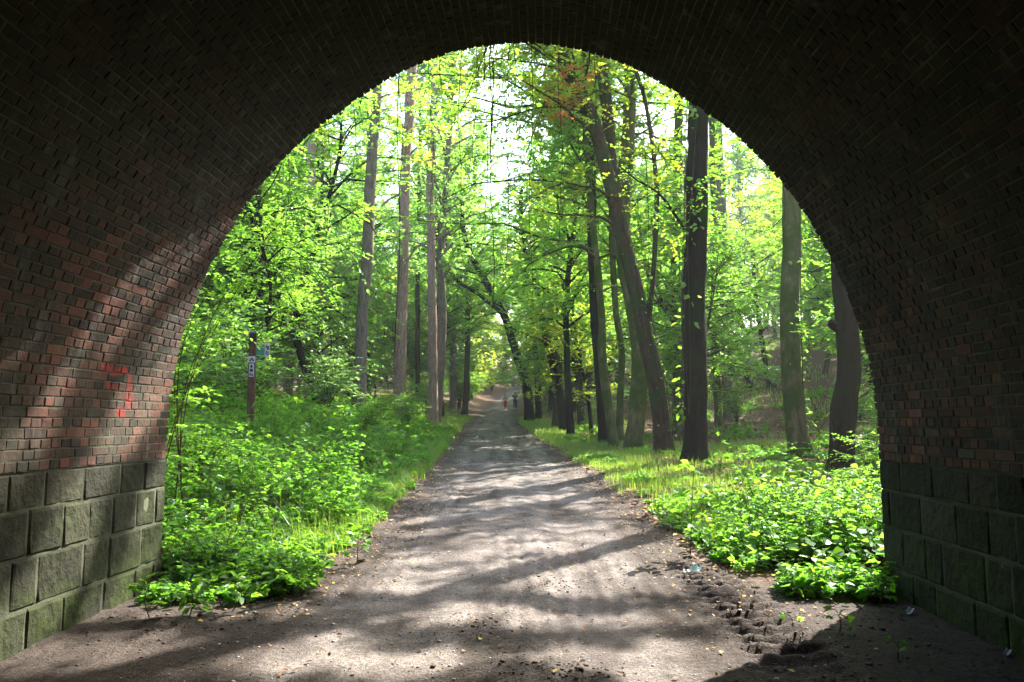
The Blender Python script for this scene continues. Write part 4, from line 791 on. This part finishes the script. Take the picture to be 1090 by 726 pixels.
for i, (a_, b_, c_, d_, e_, f_) in enumerate(vl): vine(a_, b_, c_, d_, e_, 800+i, strands=f_)

# ------------------------------------------------------------------ trail post
X_, Y_, Z_ = at(266, 462, 16.5); zb = H(X_, Y_); ptop = at(266, 352, 16.5)[2]
post = tag(empty('trail_post', (X_, Y_, zb)), 'dark wooden waymarker post with small white trail signs on the left bank', 'post'); post.rotation_euler = (0, 0, .18)
M['post'] = bark('weathered_post_wood', (.05, .035, .022), (.12, .085, .055), None, .5, 14, .004)
M['white'] = plain('white_plate', (.42, .44, .48), .45); M['green'] = plain('green_plate', (.03, .22, .13), .45); M['ink'] = plain('dark_print', (.02, .04, .09), .5); M['black'] = plain('black_paint', (.02, .02, .02), .5)
hp = ptop-zb
mb = MB(); mb.box(-.07, .07, -.07, .07, -.3, hp-.30); obj('pole', mb.mesh(), M['post'], post)
mb = MB(); mb.box(-.085, .085, -.085, .085, hp-.30, hp-.26); mb.box(-.07, .07, -.07, .07, hp-.26, hp-.05); mb.add([(-.085, -.085, hp-.05), (.085, -.085, hp-.05), (.085, .085, hp-.05), (-.085, .085, hp-.05), (0, 0, hp)], [np.array([(0, 1, 4), (1, 2, 4), (2, 3, 4), (3, 0, 4)]), np.array([(3, 2, 1, 0)])]); obj('cap', mb.mesh(), M['black'], post)
def plate(name, x0, x1, z0, z1, y, m, marks=(), th=.012):
    mb = MB(); mb.box(x0, x1, y-th, y, z0, z1); p = obj(name, mb.mesh(), m, post)
    if marks:
        mk = MB()
        for (a, b, c, d) in marks: mk.box(x0+(x1-x0)*a, x0+(x1-x0)*b, y-th-.003, y-th-.0005, z0+(z1-z0)*c, z0+(z1-z0)*d)
        obj('symbol', mk.mesh(), M['ink'], p)
plate('arrow_sign', .075, .32, hp-.52, hp-.36, -.01, M['green'])
plate('trail_sign', .25, .345, hp-.56, hp-.26, -.03, M['white'], [(.2, .45, .62, .86), (.5, .85, .5, .78), (.2, .45, .15, .45), (.6, .85, .12, .4)])
plate('bicycle_sign', -.068, .068, hp-.68, hp-.55, -.072, M['white'], [(.15, .4, .2, .5), (.6, .85, .2, .5), (.35, .65, .45, .75)])
z1p = hp-.70
mb = MB(); mb.box(-.05, .05, -.084, -.072, z1p-.28, z1p); p_ = obj('direction_sign', mb.mesh(), M['white'], post); mk = MB()
yy = -.0875
mk.add([(-.035, yy, z1p-.07), (.035, yy, z1p-.07), (0, yy, z1p-.015)], np.array([(0, 1, 2)])); mk.box(-.012, .012, yy, -.0845, z1p-.10, z1p-.07); mk.box(-.035, .035, yy, -.0845, z1p-.175, z1p-.115); mk.box(-.035, -.005, yy, -.0845, z1p-.255, z1p-.20); mk.box(.008, .035, yy, -.0845, z1p-.265, z1p-.215)
obj('symbol', mk.mesh(), M['ink'], p_)

# ------------------------------------------------------------------ two walkers
def skin(name, pts, rad, edges, m, parent, sub=2):
    me = bpy.data.meshes.new('mesh'); me.from_pydata([Vector(p) for p in pts], edges, []); me.update()
    o = bpy.data.objects.new(name, me); COL.objects.link(o)
    md = o.modifiers.new('skin', 'SKIN'); md.use_smooth_shade = True
    for i, r in enumerate(rad): me.skin_vertices[0].data[i].radius = (r, r) if not isinstance(r, tuple) else r
    me.skin_vertices[0].data[0].use_root = True
    s = o.modifiers.new('sub', 'SUBSURF'); s.levels = s.render_levels = sub
    dg = bpy.context.evaluated_depsgraph_get(); e = o.evaluated_get(dg); nm = bpy.data.meshes.new_from_object(e); bpy.data.objects.remove(o)
    nm.materials.clear(); nm.materials.append(m); nm.polygons.foreach_set('use_smooth', np.ones(len(nm.polygons), bool))
    q = bpy.data.objects.new(name, nm); COL.objects.link(q); q.parent = parent; return q
M['skin'] = plain('skin', (.45, .27, .19), .6, .3, .06); M['hair'] = plain('brown_hair', (.05, .03, .02), .7); M['hair2'] = plain('light_brown_hair', (.14, .07, .035), .7)
M['pink'] = plain('pale_pink_cloth', (.72, .48, .50), .9, .1, .1); M['red'] = plain('red_cloth', (.55, .04, .05), .9, .1, .1); M['navy'] = plain('dark_navy_cloth', (.015, .02, .05), .9, .1, .1); M['denim'] = plain('blue_denim', (.03, .07, .24), .9, .1, .15); M['shoe'] = plain('shoe', (.06, .05, .05), .7)
def person(px, py, hgt, label, top, legs, hair, arms, rz, short=False, seed=0):
    x, y = ground_hit(px, py, 60, 110); k = hgt/1.75; r = empty('person', (x, y, float(height(np.array([x]), np.array([y]))[0])), rz); r.scale = (k,)*3; tag(r, label, 'person')
    st = .16
    J = dict(pel=(0, 0, .95), wst=(0, 0, 1.10), ch=(0, .0, 1.32), nk=(0, 0, 1.48), hd=(0, -.01, 1.60), ht=(0, 0, 1.70), hl=(-.09, 0, .90), kl=(-.10, -st*.6, .50), al=(-.10, -st*.9, .09), tl=(-.11, -st*.9-.17, .04), hr=(.09, 0, .90), kr=(.10, .02, .50), ar=(.10, st*1.1, .12), tr=(.11, st*1.1-.16, .04), sl=(-.17, 0, 1.42), sr=(.17, 0, 1.42))
    J.update(arms); ks = list(J); P = [J[a] for a in ks]
    rd = dict(pel=(.13, .10), wst=(.115, .085), ch=(.14, .10), nk=(.05, .05), hd=(.075, .09), ht=(.06, .07), hl=.085, kl=.055, al=.04, tl=.035, hr=.085, kr=.055, ar=.04, tr=.035, sl=.05, sr=.05, el=.04, er=.04, wl=.028, wr=.028, fl=.03, fr=.03)
    E = [('pel', 'wst'), ('wst', 'ch'), ('ch', 'nk'), ('nk', 'hd'), ('hd', 'ht'), ('pel', 'hl'), ('hl', 'kl'), ('kl', 'al'), ('al', 'tl'), ('pel', 'hr'), ('hr', 'kr'), ('kr', 'ar'), ('ar', 'tr'), ('ch', 'sl'), ('sl', 'el'), ('el', 'wl'), ('wl', 'fl'), ('ch', 'sr'), ('sr', 'er'), ('er', 'wr'), ('wr', 'fr')]
    skin('body', P, [rd[a] for a in ks], [(ks.index(a), ks.index(b)) for a, b in E], M['skin'], r)
    def part(name, names, es, m, inc, lim=None):
        skin(name, [J[a] if not (lim and a in lim) else lim[a] for a in names], [tuple(v+inc for v in rd[a]) if isinstance(rd[a], tuple) else rd[a]+inc for a in names], [(names.index(a), names.index(b)) for a, b in es], m, r)
    part('shirt', ['ch', 'wst', 'pel', 'sl', 'el', 'sr', 'er'] + ([] if short else ['wl', 'wr']), [('pel', 'wst'), ('wst', 'ch'), ('ch', 'sl'), ('sl', 'el'), ('ch', 'sr'), ('sr', 'er')] + ([] if short else [('el', 'wl'), ('er', 'wr')]), top, .018)
    sh = {}
    if short: sh = dict(al=tuple(np.array(J['kl'])*.55+np.array(J['al'])*.45), ar=tuple(np.array(J['kr'])*.55+np.array(J['ar'])*.45))
    part('trousers', ['pel', 'hl', 'kl', 'al', 'hr', 'kr', 'ar'], [('pel', 'hl'), ('hl', 'kl'), ('kl', 'al'), ('pel', 'hr'), ('hr', 'kr'), ('kr', 'ar')], legs, .022, sh)
    for q in ('l', 'r'): skin('shoe', [tuple(np.array(J['a'+q])-(0, -.03, .05)), J['t'+q]], [.045, .042], [(0, 1)], M['shoe'], r)
    skin('hair', [(0, .03, 1.60), (0, .02, 1.69), (0, -.02, 1.735)], [(.085, .08), (.085, .085), (.06, .06)], [(0, 1), (1, 2)], hair, r)
    return r
person(537.8, 436.3, 1.62, 'person in a pale pink top and red cropped trousers walking on the track', M['pink'], M['red'], M['hair2'], dict(el=(-.24, .04, 1.18), wl=(-.27, -.08, .98), fl=(-.27, -.11, .90), er=(.25, .05, 1.17), wr=(.27, -.05, .96), fr=(.27, -.08, .88)), .1, True)
person(548.2, 436.0, 1.75, 'person in a dark top and blue jeans holding up both forearms', M['navy'], M['denim'], M['hair'], dict(el=(-.30, -.02, 1.24), wl=(-.12, -.22, 1.26), fl=(-.05, -.26, 1.28), er=(.30, -.02, 1.24), wr=(.12, -.22, 1.22), fr=(.05, -.26, 1.24)), -.15)

# ------------------------------------------------------------------ small things on the ground
def flat_leaf_stuff(name, n, fn, size, m, label, cat, seed, lift=.012):
    rg = np.random.default_rng(seed); x, y = fn(rg, n); z = height(x, y)+lift; a = rg.uniform(0, 2*PI, n)
    D = np.stack([np.cos(a), np.sin(a), rg.normal(0, .2, n)], -1); V, F = leaves(np.stack([x, y, z], -1), D, np.array([0, 0, 1.])+rg.normal(0, .3, (n, 3)), size*rg.uniform(.6, 1.3, n), .7, .15, -.1)
    lf = LF(); lf.add(V, F, rg.random(n)); tag(obj(name, lf.mesh(), m), label, cat, None, 'stuff')
def dry_mat():
    m, t, o = mat('dry_leaf'); finish(t, o, ramp(t, attr(t, 'tint'), [(0, (.10, .055, .03)), (.45, (.22, .12, .06)), (.8, (.30, .16, .05)), (.93, (.48, .32, .06)), (1, (.4, .42, .08))]), .8); return m
M['dry'] = dry_mat()
flat_leaf_stuff('fallen_leaves', 1000, lambda rg, n: ((lambda y: (rg.uniform(-2.6, 2.6, n)+xc(y), y))(rg.uniform(3.6, 26, n)**1.0)), .042, M['dry'], 'small yellow and brown fallen leaves scattered over the track', 'fallen leaves', 31)
flat_leaf_stuff('edge_litter', 3800, lambda rg, n: ((lambda y: (xc(y)+rg.choice([-1, 1], n)*(hw(y)+rg.normal(-.15, .38, n)), y))(rg.uniform(6.5, 24, n))), .036, M['dry'], 'brown leaf crumbs gathered along both edges of the track', 'leaf litter', 35, .008)
flat_leaf_stuff('leaf_litter', 26000, lambda rg, n: ((lambda y: (xc(y)+rg.choice([-1, 1], n, p=[.25, .75])*(hw(y)+rg.uniform(-.2, 16, n)), y))(rg.uniform(8.5, 55, n))), .10, M['dry'], 'brown leaf litter covering the forest floor', 'leaf litter', 32)
# pebbles and clods
ico = np.array([(-1, -1, -1), (1, -1, -1), (1, 1, -1), (-1, 1, -1), (-1, -1, 1), (1, -1, 1), (1, 1, 1), (-1, 1, 1)])*.5
icf = np.array([(0, 3, 2, 1), (4, 5, 6, 7), (0, 1, 5, 4), (1, 2, 6, 5), (2, 3, 7, 6), (3, 0, 4, 7)])
def lumps(name, n, fn, size, m, label, cat, seed):
    rg = np.random.default_rng(seed); x, y = fn(rg, n); z = height(x, y); s = size*rg.lognormal(0, .45, n)
    V = ico[None]*(1+rg.normal(0, .22, (n, 8, 3)))*s[:, None, None]*np.array([1.2, 1, .5]); a = rg.uniform(0, 6.28, n); c, d = np.cos(a)[:, None], np.sin(a)[:, None]
    V = np.stack([V[..., 0]*c-V[..., 1]*d, V[..., 0]*d+V[..., 1]*c, V[..., 2]], -1)+np.stack([x, y, z+s*.15], -1)[:, None]; F = ((np.arange(n)*8)[:, None, None]+icf[None]).reshape(-1, 4)
    tag(obj(name, mesh_np(V.reshape(-1, 3), [F], True), m), label, cat, None, 'stuff')
M['peb'] = plain('pale_pebble', (.34, .31, .29), .8, .3, .5, 3); M['clod'] = plain('mud_clod', (.085, .062, .048), .95, .1, .4, 14)
lumps('pebbles', 4000, lambda rg, n: ((lambda y: (rg.uniform(-2.3, 2.3, n)+xc(y), y))(rg.uniform(3.6, 20, n))), .007, M['peb'], 'small pale pebbles strewn on the track', 'pebbles', 33)
def clf(rg, n):
    c = np.array([(-.12, 5.35, .25), (.25, 5.2, .2), (-.5, 6.35, .18), (1.9, 6.3, .35), (2.6, 5.6, .5), (-2.9, 6.4, .4), (-2.3, 6.0, .5), (2.4, 6.8, .4), (1.75, 5.0, .3), (-2.4, 8.2, .4), (2.7, 4.8, .3), (-2.2, 10.5, .5), (0.1, 7.9, .2), (-1.9, 13, .5), (1.7, 12, .6)]); i = rg.integers(len(c), size=n)
    return c[i, 0]+rg.normal(0, 1, n)*c[i, 2], c[i, 1]+rg.normal(0, 1, n)*c[i, 2]
lumps('mud_clods', 1800, clf, .009, M['clod'], 'dark crumbly mud clods thrown up along the ruts', 'mud clods', 34)
# litter: crumpled paper at the right rut, bits by the right wall
M['paper'] = plain('pale_turquoise_plastic', (.50, .70, .68), .35, .5, .15)
def crumple(px, py, size, label, name='crumpled_litter', m='paper', seed=1):
    rg = np.random.default_rng(seed); x, y = ground_hit(px, py); zb = float(height(np.array([x]), np.array([y]))[0]); n = 7; u, v = np.meshgrid(np.linspace(-1, 1, n), np.linspace(-1, 1, n))
    V = np.stack([u*size, v*size*.5, (np.abs(u)*.35+.35*np.abs(v)+.25*rg.random((n, n)))*size], -1).reshape(-1, 3); q = np.arange(n-1)[:, None]*n+np.arange(n-1)[None]; F = np.stack([q, q+1, q+n+1, q+n], -1).reshape(-1, 4)
    o = obj(name, mesh_np(np.concatenate([V, V-[0, 0, .003]]), [F, F[:, ::-1]+n*n]), M[m]); o.location = (x, y, zb+.005); o.rotation_euler = (.25, -.35, .7); tag(o, label, 'litter')
crumple(738, 612, .10, 'crumpled pale turquoise wrapper lying at the edge of the tread marks')
crumple(968, 655, .045, 'small white scrap lying near the foot of the right wall', 'paper_scrap', 'white', 2)
crumple(1072, 702, .035, 'small white scrap in the near right corner', 'paper_scrap', 'white', 3)
crumple(507, 467, .12, 'white scrap lying far up the middle of the track', 'paper_scrap', 'white', 4)
# dead stick in the undergrowth and by the right wall
def stick(a, b, r, label, seed, name='fallen_branch', m='bark_grey'):
    a, b = np.array(a, float), np.array(b, float); rg = np.random.default_rng(seed); P = spline([a, (a+b)/2+rg.normal(0, .04, 3), b], 12)-a; mb = MB(); V, F = tubes(P[None], np.linspace(r, r*.4, 12)[None], 6); mb.add(V, F)
    o = obj(name, mb.mesh(True), M[m]); o.location = a; tag(o, label, 'branch')
def gp(px, py, up=.02): x, y = ground_hit(px, py); return (x, y, float(height(np.array([x]), np.array([y]))[0])+up)
stick(gp(877, 640), gp(891, 650, .03), .008, 'short pale stick on dark soil below the right undergrowth', 1)
p0 = gp(238, 600); stick(p0, at(262, 535, p0[1]+.1), .012, 'dry pale stalk standing in the left undergrowth', 2, 'dry_stalk')
p0 = gp(690, 452); p1 = gp(716, 470, .1); stick(p0, p1, .05, 'dead branch lying on the litter behind the mossy beech', 3, 'fallen_branch', 'bark_brown')
